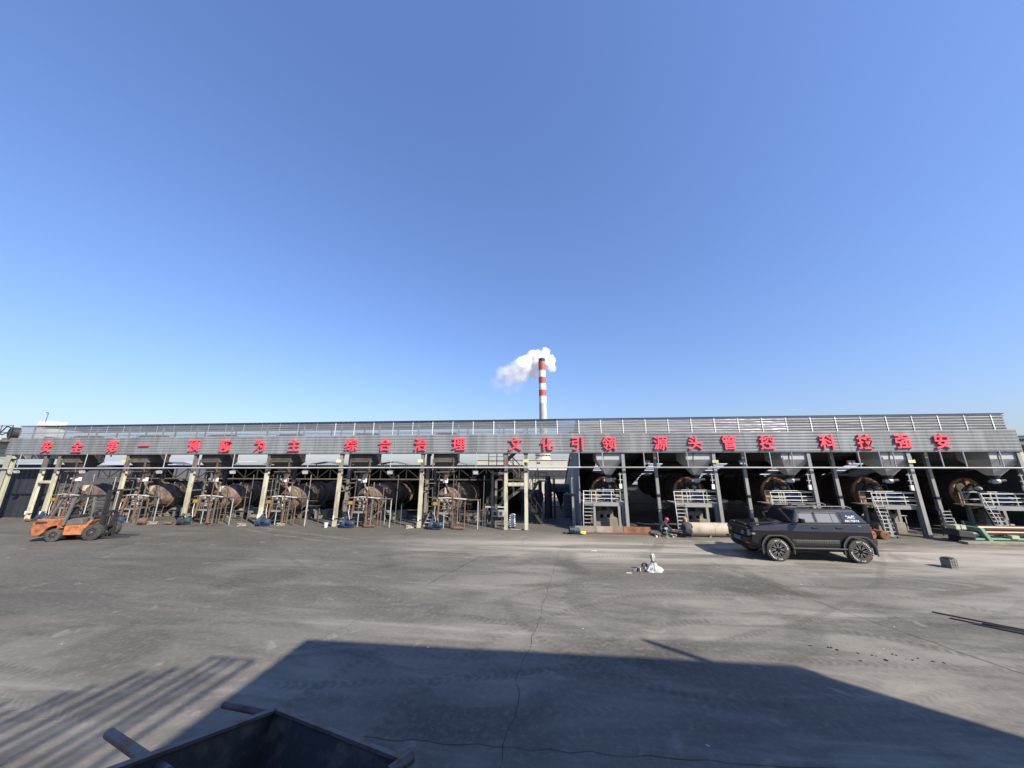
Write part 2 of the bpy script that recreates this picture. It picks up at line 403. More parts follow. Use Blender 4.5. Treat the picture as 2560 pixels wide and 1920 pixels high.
def tag(o, label=None, cat=None, group=None, kind=None):
    if label: o['label'] = label
    if cat: o['category'] = cat
    if group: o['group'] = group
    if kind: o['kind'] = kind
    return o
def thing(name, label, cat, loc=(0, 0, 0), rz=0, group=None):
    o = bpy.data.objects.new(name, None); COL.objects.link(o)
    o.location = loc; o.rotation_euler = (0, 0, rz)
    return tag(o, label, cat, group)
def kids(o): return [c for c in bpy.data.objects if c.parent == o]
def copy_tree(o, parent=None):
    c = o.copy(); COL.objects.link(c); c.parent = parent
    for ch in list(o.children): copy_tree(ch, c)
    return c
def dup(o, loc, label, rz=None):
    c = copy_tree(o); c.location = loc; c['label'] = label
    if rz is not None: c.rotation_euler = (0, 0, rz)
    return c
ORD = ['first', 'second', 'third', 'fourth', 'fifth', 'sixth', 'seventh', 'eighth', 'ninth', 'tenth', 'eleventh', 'twelfth', 'thirteenth', 'fourteenth', 'fifteenth', 'sixteenth', 'seventeenth', 'eighteenth', 'nineteenth', 'twentieth']
def text_geo(body, size=1.0, extrude=0.01, offset=0.0, center=True):
    c = bpy.data.curves.new('t', 'FONT'); c.body = body; c.size = size; c.extrude = extrude; c.offset = offset; c.resolution_u = 3
    o = bpy.data.objects.new('t', c); COL.objects.link(o)
    dg = bpy.context.evaluated_depsgraph_get(); dg.update()
    me = bpy.data.meshes.new_from_object(o.evaluated_get(dg))
    vs = [v.co.copy() for v in me.vertices]; fs = [tuple(p.vertices) for p in me.polygons]
    bpy.data.objects.remove(o); bpy.data.curves.remove(c); bpy.data.meshes.remove(me)
    if center and vs:
        cx = (min(v.x for v in vs) + max(v.x for v in vs)) / 2; cy = (min(v.y for v in vs) + max(v.y for v in vs)) / 2
        vs = [Vector((v.x - cx, v.y - cy, v.z)) for v in vs]
    return vs, fs
FACE = Matrix.Rotation(R(90), 4, 'X')      # XY drawing -> faces -Y

# ------------------------------------------------------------------ ground
g = MB().add([(-900, -500, 0), (900, -500, 0), (900, 1500, 0), (-900, 1500, 0)], [(0, 1, 2, 3)]).build('ground', 'ground')
tag(g, 'grey concrete factory yard streaked with coal dust and tyre tracks', 'yard', kind='structure')
def joint_line(pts, w, mat='joint', jit=.03):
    P = []
    for (a, b) in zip(pts[:-1], pts[1:]):
        n = max(2, int((Vector(b) - Vector(a)).length / .22))
        P += [Vector(a).lerp(Vector(b), i / n) for i in range(n)]
    P.append(Vector(pts[-1])); vs = []; fs = []
    for i, p in enumerate(P):
        d = (P[min(i + 1, len(P) - 1)] - P[max(i - 1, 0)]).normalized(); nn = Vector((-d.y, d.x))
        j = random.uniform(-jit, jit); ww = w * random.uniform(.35, 1.2)
        vs += [(p.x + nn.x * (j - ww), p.y + nn.y * (j - ww), .004), (p.x + nn.x * (j + ww), p.y + nn.y * (j + ww), .004)]
    fs = [(2 * i, 2 * i + 1, 2 * i + 3, 2 * i + 2) for i in range(len(P) - 1)]
    MB().add(vs, fs).build('slab_joint', mat, g)
joint_line([(.57, -3.8), (-.26, -10.84), (-.40, -11.94), (-.56, -13.03), (-.46, -13.3), (-.62, -14.3), (-.7, -15.6)], .005, jit=.035)
joint_line([(6.0, -5.4), (7.23, -9.49), (8.2, -12.2), (9.2, -14.6)], .008)
joint_line([(-2.5, -14.36), (-.5, -14.33), (1.9, -14.29), (5.5, -14.2)], .004)
joint_line([(-2.57, -5.2), (-3.6, -8.6)], .014)
joint_line([(-3.6, -8.6), (-4.63, -11.81), (-5.3, -13.0)], .012, 'dust_pale', .05)
joint_line([(-12.5, -8.05), (-4.5, -10.3), (-.2, -10.9)], .012, 'dust_pale', .06)

# ------------------------------------------------------------------ slogan fascia
Z0, Z1, Z2 = 4.18, 5.28, 6.11
XL, XR = -36.6, 24.1
fas = thing('slogan_fascia', 'long grey ribbed metal fascia with big red characters across the whole shed front', 'fascia', (0, 0, 0))
NR = 7
prof = []
hh = (Z1 - Z0) / NR
for i in range(NR):
    z = Z0 + i * hh
    prof += [(0.0, z), (0.015, z + .014), (0.015, z + .026), (-0.002, z + .042), (-.006, z + hh * .65)]
prof.append((0.0, Z1))
def ribbed(x0, x1, prof, y=0, lean0=0, lean1=0):
    m = MB(); n = len(prof); zlo, zhi = prof[0][1], prof[-1][1]
    def sh(z, a): return a * (z - zlo) / (zhi - zlo)
    vs = [(x0 + sh(z, lean0), y + d, z) for d, z in prof] + [(x1 + sh(z, lean1), y + d, z) for d, z in prof]
    return m.add(vs, [(i, n + i, n + i + 1, i + 1) for i in range(n - 1)])
edges = [-36.6, -31.0, -25.1, -20.0, -14.1, -9.0, -3.95, .9, 5.9, 10.9, 15.6, 19.9, 24.1]
for i, (a, b) in enumerate(zip(edges[:-1], edges[1:])):
    mt = 'fascia_bright' if 4 < a + 2 < 14 else 'fascia'
    ribbed(a + .004, b - .004, prof, y=(i % 2) * .006).build('ribbed_sheet', mt, fas)
# clear ribbed sheets above, one between each pair of seams
wav = []
for i in range(61):
    z = Z1 + (Z2 - Z1) * i / 60
    wav.append((0.007 * math.sin((z - Z1) / .138 * 2 * math.pi), z))
seams = [XL + .55]
x = -35.45
while x < XR - .6: seams.append(x); x += 1.248
seams.append(XR - .35)
for i, (a, b) in enumerate(zip(seams[:-1], seams[1:])):
    mt = 'film_sheet' if 1.0 < a < 13.0 else ('dull_sheet' if a > 0 else 'clear_sheet')
    ribbed(a, b, wav, y=.03 + (i % 3) * .003).build('clear_sheet', mt, fas)
for i, a in enumerate(seams[1:-1]):
    ribbed(a - .024, a + .024, wav, y=.012).build('seam_strap', 'white_paint' if a > -14 else 'lamp_box', fas)
MB().box(XL + .5, XR - .3, -.03, .05, Z2 - .01, Z2 + .03).build('top_trim', 'dark_steel', fas)
MB().box(XL, XR, .03, .10, Z0 - .03, Z0 + .05).build('bottom_rail', 'dark_steel', fas)
for a in seams[1:-1:2]:
    MB().box(a + .3, a + .36, .12, .18, Z0 + .05, Z2 - .05).build('fascia_post', 'lamp_box' if a < 0 else 'grey_steel', fas)
MB().box(XL + .5, XR - .3, .19, .24, 5.62, 5.67).build('fascia_girt', 'lamp_box', fas)
# red characters of the slogan
chars = '安全第一预防为主综合治理文化引领源头管控科技强安'
cxs = [-33.36, -31.0, -28.34, -26.03, -22.41, -20.15, -17.84, -15.51, -11.77, -9.62, -7.41, -5.06, -1.7, 0.14, 1.85, 3.62, 6.43, 8.27, 10.05, 11.99, 15.02, 16.84, 18.66, 20.5]
cache = {}
for ch, x in zip(chars, cxs):
    if ch not in cache: cache[ch] = text_geo(ch, .80, .03, .006)
    vs, fs = cache[ch]
    m = MB()                                   # heavy strokes: the glyph laid up in five slightly shifted layers
    for k, (dx, dy) in enumerate(((0, 0), (.015, .003), (-.015, -.003), (.003, .013), (-.003, -.013))):
        m.add([FACE @ (v + Vector((dx, dy, -.002 * k))) for v in vs], fs)
    o = m.build('sign_character', 'red_sign', fas, loc=(x, -.065, 4.70 if ch != '一' else 4.74))

# front roof strip behind the fascia, left part; deep mono-pitch roof on the right
rf = thing('front_canopy_roof', 'narrow dark corrugated roof strip behind the left half of the fascia', 'roof', (-17, 1.3, 6.0))
n = 110
vs = []; fs = []
for i in range(n * 2 + 1):
    x = -19.2 + i * (35.8 / (n * 2)) ; dz = .006 if i % 2 else -.006
    vs += [(x + 1.2, -1.22, .10 + dz), (x + 1.2, 1.35, -.06 + dz)]
MB().add(vs, [(2 * i, 2 * i + 2, 2 * i + 3, 2 * i + 1) for i in range(n * 2)]).build('roof_sheet', 'canopy', rf)
for y in (-.9, .2, 1.25): MB().box(-18, 17, y - .03, y + .03, -.06, -.02).xf(Matrix.Translation((0, 0, .03))).build('purlin', 'dark_steel', rf)
MB().box(-18, 17, 1.30, 1.36, -.36, -.31).build('rear_rail', 'lamp_box', rf)
for i in range(15):
    x = -17.6 + i * 2.45
    MB().box(x, x + .06, 1.28, 1.34, -1.9 if i % 2 else -.9, -.07).build('rear_post', 'lamp_box', rf)

# ------------------------------------------------------------------ right shed shell
rs = thing('right_furnace_shed', 'deep dark shed with sloping roof and skylights behind the right half of the fascia', 'shed', (2, 0, 0))
def rz(y): return 6.04 - .30 * y
MB().hexa([(-.2, .08, rz(.08)), (21.9, .08, rz(.08)), (21.9, 8, rz(8)), (-.2, 8, rz(8))], [(-.2, .08, rz(.08) + .03), (21.9, .08, rz(.08) + .03), (21.9, 8, rz(8) + .03), (-.2, 8, rz(8) + .03)]).build('roof_sheet', 'inner_wall', rs)
bays = [3.62, 8.5, 13.44, 18.35, 23.4]
sky_x = [2.0, 6.2, 11.0, 15.8, 20.6]
xs = [-.2]
for a in sky_x: xs += [a, a + .95]
xs.append(21.9)
MB().hexa([(21.9, .5, 4.55), (27.2, .5, 4.55), (27.2, 14.6, 1.6), (21.9, 14.6, 1.6)], [(21.9, .5, 4.58), (27.2, .5, 4.58), (27.2, 14.6, 1.63), (21.9, 14.6, 1.63)]).build('lean_roof', 'inner_wall', rs)
for i in range(0, len(xs), 2):
    p, q = xs[i], xs[i + 1]
    MB().hexa([(p, 8, rz(8)), (q, 8, rz(8)), (q, 14.6, rz(14.6)), (p, 14.6, rz(14.6))], [(p, 8, rz(8) + .03), (q, 8, rz(8) + .03), (q, 14.6, rz(14.6) + .03), (p, 14.6, rz(14.6) + .03)]).build('roof_sheet', 'inner_wall', rs)
for a in sky_x:
    for k in range(12):
        y0 = 8.0 + k * .55
        MB().add([(a, y0, rz(y0)), (a + .95, y0, rz(y0)), (a + .95, y0 + .30, rz(y0 + .3)), (a, y0 + .30, rz(y0 + .3))], [(0, 1, 2, 3)]).build('skylight_pane', 'skylight', rs)
        MB().hexa([(a, y0 + .3, rz(y0 + .3)), (a + .95, y0 + .3, rz(y0 + .3)), (a + .95, y0 + .55, rz(y0 + .55)), (a, y0 + .55, rz(y0 + .55))],
                  [(a, y0 + .3, rz(y0 + .3) + .03), (a + .95, y0 + .3, rz(y0 + .3) + .03), (a + .95, y0 + .55, rz(y0 + .55) + .03), (a, y0 + .55, rz(y0 + .55) + .03)]).build('skylight_bar', 'shed_roof', rs)
def lz(y): return 4.55 - (y - .5) * 2.95 / 14.1
MB().hexa([(21.84, .12, lz(.5)), (21.89, .12, lz(.5)), (21.89, 14.5, lz(14.5)), (21.84, 14.5, lz(14.5))], [(21.84, .12, rz(.12)), (21.89, .12, rz(.12)), (21.89, 14.5, rz(14.5)), (21.84, 14.5, rz(14.5))]).build('gable_wall', 'inner_wall', rs)
MB().box(-.2, 27.2, 14.6, 14.7, 0, 1.7).build('rear_wall', 'inner_wall', rs)
MB().hexa([(-.1, .9, 0), (-.02, .9, 0), (-.02, 14.6, 0), (-.1, 14.6, 0)], [(-.1, .9, rz(.9)), (-.02, .9, rz(.9)), (-.02, 14.6, rz(14.6)), (-.1, 14.6, rz(14.6))]).build('side_wall', 'inner_wall', rs)
MB().hexa([(27.1, .3, 0), (27.2, .3, 0), (27.2, 14.6, 0), (27.1, 14.6, 0)], [(27.1, .3, 4.5), (27.2, .3, 4.5), (27.2, 14.6, rz(14.6)), (27.1, 14.6, rz(14.6))]).build('side_wall', 'inner_wall', rs)
for a in (.4, 4.9, 9.7, 14.5, 19.3):
    MB().hexa([(a - .08, .3, rz(.3) - .42), (a + .08, .3, rz(.3) - .42), (a + .08, 14.5, rz(14.5) - .42), (a - .08, 14.5, rz(14.5) - .42)],
              [(a - .08, .3, rz(.3) - .1), (a + .08, .3, rz(.3) - .1), (a + .08, 14.5, rz(14.5) - .1), (a - .08, 14.5, rz(14.5) - .1)]).build('rafter', 'dark_steel', rs)
for y in (2.5, 5, 7.5, 10, 12.5): MB().box(-.1, 21.8, y - .05, y + .05, rz(y) - .16, rz(y) - .04).build('purlin', 'dark_steel', rs)

# ------------------------------------------------------------------ left rear shed (low roof on lattice trusses)
ls = thing('left_furnace_shed', 'low black shed with lattice truss eave behind the rusty left kilns', 'shed', (-19, 5.5, 0))
vs = []; nx = 190
for i in range(nx * 2 + 1):
    x = -18.2 + i * 35.6 / (nx * 2); dz = .022 if i % 2 else -.022
    vs += [(x, -.3, 3.50 + dz), (x, 10, 3.05 + dz)]
MB().add(vs, [(2 * i, 2 * i + 2, 2 * i + 3, 2 * i + 1) for i in range(nx * 2)]).build('roof_sheet', 'shed_roof', ls)
MB().box(-18, 17.3, -.05, .05, 3.26, 3.42).build('top_chord', 'dark_steel', ls)
MB().box(-18, 17.3, -.04, .06, 2.40, 2.50).build('bottom_chord', 'sooty_pipe', ls)
x = -18.0; k = 0
while x < 17.0:
    MB().beam((x, 0, 2.5), (x, 0, 3.26), .06).build('truss_vertical', 'dark_steel', ls)
    a, b = ((x, 0, 2.5), (x + 1.02, 0, 3.26)) if k % 2 else ((x, 0, 3.26), (x + 1.02, 0, 2.5))
    MB().beam(a, b, .05).build('truss_diagonal', 'dark_steel', ls)
    x += 1.02; k += 1
for x in (-15.6, -10.4, -5.3, -.4, 4.6, 9.6, 14.7):
    MB().hbeam(x, .35, 0, 2.4, .18, .18).build('shed_post', 'dark_steel', ls)
MB().box(-18, 17.3, 9.9, 10, 0, 3.05).build('rear_wall', 'shed_wall', ls)
MB().box(17.2, 17.3, .3, 9.9, 0, 3.0).build('side_wall', 'shed_wall', ls)
for i, (x, w) in enumerate(((-2.6, 1.2), (1.5, 1.25), (5.2, 1.1), (7.0, 1.2), (11.9, 1.2), (-8.0, 1.1), (-12.5, 1.1))):
    v = thing('roof_vent', '%s small peaked vent cowl on the low left shed roof from the left' % ORD[[4, 5, 6, 7, 8, 3, 2][i] - 2], 'vent', (-19 + x, 6.6, 3.45), group='vent cowls on the low shed roof')
    MB().prism([(-w, .16), (0, .34), (w * .9, .12), (w * .9, .10), (0, .30), (-w, .13)], -.6, .6).build('cowl', 'shed_roof', v)
    for sx in (-.9, .8): MB().box(w * sx - .03, w * sx + .03, -.03, .03, -.05, .15).build('leg', 'dark_steel', v)

# ------------------------------------------------------------------ columns
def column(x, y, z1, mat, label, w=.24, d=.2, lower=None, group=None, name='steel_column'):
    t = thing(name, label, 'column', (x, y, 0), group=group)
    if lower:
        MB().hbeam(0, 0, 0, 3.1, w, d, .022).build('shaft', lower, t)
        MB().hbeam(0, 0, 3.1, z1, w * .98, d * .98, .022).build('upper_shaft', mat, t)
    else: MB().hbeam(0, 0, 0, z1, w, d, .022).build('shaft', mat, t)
    MB().box(-w * .75, w * .75, -d * .75, d * .75, 0.004, .03).build('base_plate', mat, t)
    MB().box(-w * .7, w * .7, -d * .3, d * .3, z1 - .22, z1 - .04).build('cap_bracket', mat, t)
    return t
LC = [-33.45, -32.35, -27.2, -22.3, -17.2, -12.4, -7.28, -2.27, -1.12]
for i, x in enumerate(LC):
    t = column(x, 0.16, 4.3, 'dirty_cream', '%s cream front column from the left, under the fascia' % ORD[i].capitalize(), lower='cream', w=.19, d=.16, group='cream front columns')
    if i in (0, 1, 2, 4, 5, 6):
        MB().tube((-.02, -.14, .42), (-.02, -.14, .62), .045, 8).build('junction_pipe', 'white_paint', t)
        MB().box(-.125, .125, -.107, .107, .44, .47).build('band', 'black_steel', t)
for i, x in enumerate([-27.2, -12.4, -7.28, -1.12]):
    o = MB().box(-.15, .15, -.02, 0, 0, .17).build('notice_board', 'sign_yellow', None, loc=(x - .08 + (.1 if i == 3 else 0), -.02, 3.66))
    tag(o, 'small pale yellow board fixed high on the %s cream column' % ['third', 'sixth', 'seventh', 'last'][i], 'sign', 'boards on the columns')
RC = [4.36, 9.22, 14.05, 18.88, 23.95]
for i, x in enumerate(RC):
    t = column(x, 0.16, 4.3, 'grey_steel', '%s grey front column of the right shed counted from its left' % ORD[i].capitalize(), w=.17, d=.17, group='grey front columns')
    MB().tube((-.24, -.06, 2.55), (-.24, -.06, 3.1), .025, 8).build('downpipe', 'white_rail', t)
    MB().box(-.31, -.17, -.1, -.02, 2.25, 2.5).build('switch_box', 'white_paint', t)
    for z in (2.7, 3.0): MB().box(-.32, -.1, -.06, -.02, z, z + .03).build('bracket', 'white_rail', t)
for i, x in enumerate([9.22, 18.88]):
    o = MB().box(-.16, .16, -.02, 0, 0, .15).build('notice_board', 'sign_yellow', None, loc=(x + .02, .03, 3.62))
    tag(o, 'small pale yellow board high on the %s grey column' % ['second', 'fourth'][i], 'sign', 'boards on the columns')
for i, x in enumerate([1.58, 6.42, 11.3, 16.0, 20.75]):
    t = column(x, 1.2, 5.5, 'grey_steel', '%s inner grey column standing in the shed mouth beside the kilns' % ORD[i].capitalize(), w=.16, d=.16, group='inner columns of the right shed')
    MB().box(-.11, .11, -.115, .115, 1.75, 1.83).build('band', 'black_steel', t)
# second row columns and braces of the left row
for i, x in enumerate(LC[2:7]):
    t = thing('brace_frame', 'dirty braced post frame just behind the %s cream column' % ORD[i + 2], 'frame', (x + .02, 1.1, 0), group='braced post frames')
    MB().hbeam(.0, 0, 0, 4.9, .2, .18, .02).build('post', 'dirty_cream', t)
    MB().hbeam(.12, 1.2, 0, 4.6, .18, .18, .02).build('post', 'dirty_cream', t)
    MB().beam((-.05, -.85, 2.5), (-.05, .0, 2.5), .08, .05).build('brace', 'sooty_pipe', t)
    MB().beam((-.1, .02, 2.42), (.95, .02, 2.42), .05, .06).build('brace', 'sooty_pipe', t)
    MB().beam((-.1, -.02, 1.92), (.7, -.02, 2.35), .05, .05).build('brace', 'rust_pipe' if i == 4 else 'sooty_pipe', t)
    MB().beam((-.2, -.75, 1.95), (.0, .02, 1.95), .07, .06).build('brace', 'sooty_pipe', t)
    MB().beam((.0, .7, 2.2), (.9, .7, 2.2), .05, .07).build('brace', 'rust_pipe', t)
t = thing('portal_crossbeam', 'pink and cream crossbeam between the two columns by the stair tower', 'beam', (-1.7, .16, 2.34))
MB().box(-.45, .46, -.1, .1, .05, .19).build('web', 'cream', t); MB().box(-.45, .46, -.12, .12, 0, .045).build('flange', 'cream', t)
t = thing('portal_crossbeam', 'cream crossbeam between the two leftmost columns', 'beam', (-32.9, .16, 2.34))
MB().box(-.43, .43, -.1, .1, .05, .17).build('web', 'cream', t); MB().box(-.43, .43, -.12, .12, 0, .045).build('flange', 'cream', t)

# long header pipe with hangers and lamps
pp = thing('header_pipe', 'long thin grey pipe running along the whole front below the fascia', 'pipe', (-6, -.12, 3.36))
MB().tube((-31.5, 0, -.09), (-17.6, 0, -.04), .045, 10).build('pipe', 'lamp_box', pp, True)
MB().tube((-17.6, 0, -.04), (8, 0, .02), .045, 10).build('pipe', 'lamp_box', pp, True)
MB().tube((8, 0, .02), (34, 0, .0), .045, 10).build('pipe', 'grey_steel', pp, True)
hang = [-35.1, -30.0, -24.2, -19.4, -14.4, -9.15, -4.0, 1.9, 3.2, 5.45, 6.2, 7.75, 10.75, 12.0, 13.1, 16.35, 17.35, 18.0, 20.2, 21.25, 22.9]
for x in hang:
    MB().tube((x + 6, .03, 0), (x + 6, .03, .85), .02 if x < 0 else .028, 8).build('hanger', 'lamp_box', pp)
for i, x in enumerate([-35.0, -30.0, -24.4, -19.3, -14.5, -9.15, -4.0]):
    t = thing('flood_lamp', '%s small flood lamp from the left, hung under the header pipe' % ORD[i], 'lamp', (x, -.1, 2.98), group='flood lamps under the pipe')
    MB().hexa([(-.13, -.05, 0), (.13, -.05, 0), (.13, .09, .02), (-.13, .09, .02)], [(-.15, -.09, .17), (.15, -.09, .17), (.13, .05, .2), (-.13, .05, .2)]).build('housing', 'lamp_box', t)
    MB().box(-.02, .02, -.02, .02, .19, .34).build('bracket', 'dark_steel', t)
    MB().hexa([(-.11, -.056, .02), (.11, -.056, .02), (.11, -.05, .02), (-.11, -.05, .02)], [(-.13, -.09, .15), (.13, -.09, .15), (.13, -.08, .15), (-.13, -.08, .15)]).build('lens', 'lamp_glass', t)
for i, x in enumerate([5.75, 10.9, 16.4]):
    t = thing('flood_lamp', '%s flood lamp above the header pipe in the right shed mouth' % ORD[i], 'lamp', (x, .5, 3.55), group='flood lamps in the right shed')
    for s in (-1, 1):
        MB().box(s * .1 - .07, s * .1 + .07, -.05, .05, 0, .14).build('housing', 'lamp_box', t)
    MB().box(-.2, .2, -.02, .02, .16, .19).build('bracket', 'lamp_box', t)

# ------------------------------------------------------------------ left bays
LB = [-31.6, -26.5, -21.35, -16.45, -11.2, -6.02]
def left_hopper():
    t = thing('feed_hopper', '', 'hopper', group='brown feed hoppers')
    w = .63
    MB().box(-w, w, -.55, .75, 3.73, 5.35).build('bin', 'old_hopper', t)
    MB().box(-w - .03, w + .03, -.58, .78, 3.68, 3.74).build('rim_angle', 'sooty_pipe', t)
    MB().frustum(-.14, .14, -.05, .23, 2.95, -w, w, -.55, .75, 3.70).build('cone', 'old_hopper', t)
    MB().frustum(-.07, .07, .0, .16, 2.7, -.16, .16, -.07, .25, 2.95).build('throat', 'rust_shell', t)
    v = MB().box(-.12, .1, -.06, .2, 2.46, 2.7).build('slide_gate', 'white_paint', t)
    MB().tube((-.1, -.08, 2.6), (-.28, -.1, 2.62), .06, 10).build('gate_motor', 'lamp_box', v)
    MB().tube((.0, .08, 2.48), (.12, .35, 1.75), .06, 10).build('feed_pipe', 'dirty_cream', t)
    MB().box(w - .05, w + .02, -.63, -.57, 3.2, 3.85).build('support_leg', 'old_hopper', t)
    MB().box(-w - .02, -w + .04, -.63, -.57, 3.2, 3.85).build('support_leg', 'old_hopper', t)
    MB().beam((-.45, -.4, 3.1), (.6, -.4, 3.12), .1, .05).build('walk_beam', 'sooty_pipe', t)
    MB().frustum(-w * .95, w * .95, -.5, .7, 5.35, -.42, .42, -.3, .5, 5.47).build('top_cover', 'old_hopper', t)
    return t
def kiln(r, zc, length, shell, ring, ringr, group, rings, front='rust_shell'):
    t = thing('rotary_kiln', '', 'kiln', group=group)
    sh = MB().lathe([(r * .55, -.18), (r * .80, -.12), (r * .86, -.02), (r, .04), (r, length)], (0, 0, zc), (0, 1, 0), 40).build('shell', shell, t, True)
    ec = MB().lathe([(r * .93, -.05), (r * .93, .03)], (0, 0, zc), (0, 1, 0), 40).build('end_ring', ring, t, True)
    MB().lathe([(r * .5, -.25), (r * .5, -.1)], (0, 0, zc), (0, 1, 0), 24).build('end_cover', front, t, True)
    MB().box(-.14, .06, -.22, .0, zc + .05, zc + r * .97).build('feed_chute', 'pale_pipe' if shell == 'rust_shell' else 'rust_orange', t)
    for y, rr, w in rings:
        MB().lathe([(r * .9, y), (rr, y), (rr, y + w), (r * .9, y + w)], (0, 0, zc), (0, 1, 0), 44, False).build('girth_ring', ring, t, True)
    for y in [q[0] for q in rings][1::2]:
        for sx in (-1, 1):
            ro = MB().lathe([(.17, -.02), (.19, 0), (.19, .2), (.17, .22)], (sx * r * .62, y, zc - ringr - .05), (0, 1, 0), 20).build('support_roller', 'roller_grey', t, True)
            MB().lathe([(.05, -.12), (.05, .34)], (sx * r * .62, y, zc - ringr - .05), (0, 1, 0), 10).build('axle', 'dark_steel', ro)
    return t
def left_kiln():
    t = kiln(.72, 1.45, 7.5, 'rust_shell', 'rust_ring', .84, 'rusty left kilns', [(.75, .80, .05), (1.35, .86, .07), (1.62, .80, .04), (1.8, .8, .04), (2.5, .90, .10), (4.2, .82, .06), (5.4, .9, .1)])
    MB().box(-1.0, 1.35, 1.2, 1.5, .34, .48).build('base_beam', 'roller_grey', t)
    MB().box(-1.0, 1.2, 1.62, 1.9, .30, .44).build('base_beam', 'roller_grey', t)
    MB().hexa([(.2, 1.1, .48), (1.0, 1.1, .48), (1.0, 1.8, .48), (.2, 1.8, .48)], [(.35, 1.2, .60), (.85, 1.2, .60), (.85, 1.7, .60), (.35, 1.7, .60)]).build('bearing_block', 'roller_grey', t)
    for x in (-.8, -.1, .55, 1.1): MB().box(x - .1, x + .1, 1.18, 1.48, .02, .34).build('footing', 'roller_grey', t)
    MB().box(1.1, 1.75, 1.4, 2.3, 0, .52).build('concrete_block', 'concrete', t)
    MB().box(-1.2, -.35, .9, 1.15, 0, .5).build('concrete_block', 'concrete', t)
    # gas hoses round the shell
    m = MB()
    pts = [Vector((math.sin(a) * .77, .95 + .25 * a / 3, 1.45 + math.cos(a) * .77)) for a in [i * .25 for i in range(-3, 12)]]
    m.path(pts, .025, 6).build('ring_pipe', 'rust_ring', t)
    m = MB(); pts = [Vector((math.sin(a) * .80, 2.15 - .12 * a, 1.45 + math.cos(a) * .80)) for a in [i * .25 for i in range(-2, 11)]]
    m.path(pts, .03, 6).build('ring_pipe', 'rust_ring', t)
    for a in (-.5, .2, .9, 1.7): 
        MB().tube((math.sin(a) * .7, 1.1, 1.45 + math.cos(a) * .7), (math.sin(a) * .9, 1.1, 1.45 + math.cos(a) * .9), .03, 8).build('valve_stub', 'white_lag', t)
    return t
def left_platform():
    t = thing('burner_platform', '', 'platform', group='left burner platforms')
    # local origin = hopper centre x, ground, y = 0
    MB().box(-.55, .62, .1, .85, .80, .84).build('deck', 'sooty_pipe', t)
    MB().box(-.55, .62, .08, .12, .74, .84).build('edge_beam', 'grey_steel', t)
    for x in (-.5, .12, .6): MB().tube((x, .1, 0), (x, .1, .74), .028, 8).build('leg', 'lamp_box' if x == .12 else 'sooty_pipe', t)
    for x in (-.52, .6): MB().tube((x, .8, 0), (x, .8, .78), .028, 8).build('leg', 'sooty_pipe', t)
    MB().tube((-.5, .1, .26), (.6, .1, .26), .02, 8).build('tie_bar', 'sooty_pipe', t)
    for x in (-.55, -.2, .1, .35, .6): MB().tube((x, .1, .84), (x, .1, 1.44), .018, 8).build('rail_post', 'sooty_pipe', t)
    for z in (1.02, 1.22, 1.43): MB().tube((-.58, .1, z), (.62, .1, z), .016, 8).build('rail', 'sooty_pipe', t)
    # steep ladder on its left
    for x in (-.98, -.68):
        MB().beam((x - .12, -.05, 0), (x + .22, .5, .86), .05, .03).build('stringer', 'sooty_pipe', t)
        MB().tube((x + .05, .12, .86), (x + .05, .12, 1.43), .018, 8).build('rail_post', 'sooty_pipe', t)
    MB().tube((-.95, .12, 1.43), (-.55, .12, 1.43), .018, 8).build('rail', 'rust_pipe', t)
    MB().tube((-.95, .12, 1.15), (-.55, .12, 1.15), .018, 8).build('rail', 'sooty_pipe', t)
    for k in range(5):
        f = (k + .6) / 5.2
        MB().box(-1.1 + .34 * f, -.74 + .34 * f, -.12 + .55 * f, .06 + .55 * f, .86 * f, .86 * f + .025).build('step', 'lamp_box', t)
    # burner head and valve train on the deck
    b = MB().lathe([(.10, 0), (.16, .05), (.16, .3), (.24, .5), (.24, .75)], (-.05, .35, 1.36), (0, 1, .05), 18).build('burner', 'sooty_pipe', t, True)
    MB().box(-.3, -.1, .25, .45, 1.18, 1.42).build('valve_box', 'dark_steel', b)
    MB().box(-.02, .3, .2, .45, 1.02, 1.16).build('control_box', 'pale_pipe', t)
    MB().path([(-.2, .3, 1.5), (-.05, .3, 1.62), (.15, .35, 1.55), (.3, .3, 1.3), (.3, .3, .9)], .03, 8).build('hose', 'white_lag', t)
    MB().path([(-.4, .25, .9), (-.35, .25, 1.4), (-.1, .4, 1.55)], .025, 8).build('hose', 'black_steel', t)
    for x, y, z in ((-.35, .2, 1.3), (.1, .15, 1.3), (.42, .3, 1.45), (-.1, .2, 1.5)):
        MB().lathe([(.02, 0), (.07, .01), (.07, .05), (.02, .06)], (x, y, z), (0, 1, 0), 12).build('gauge', 'lamp_box', t)
    return t
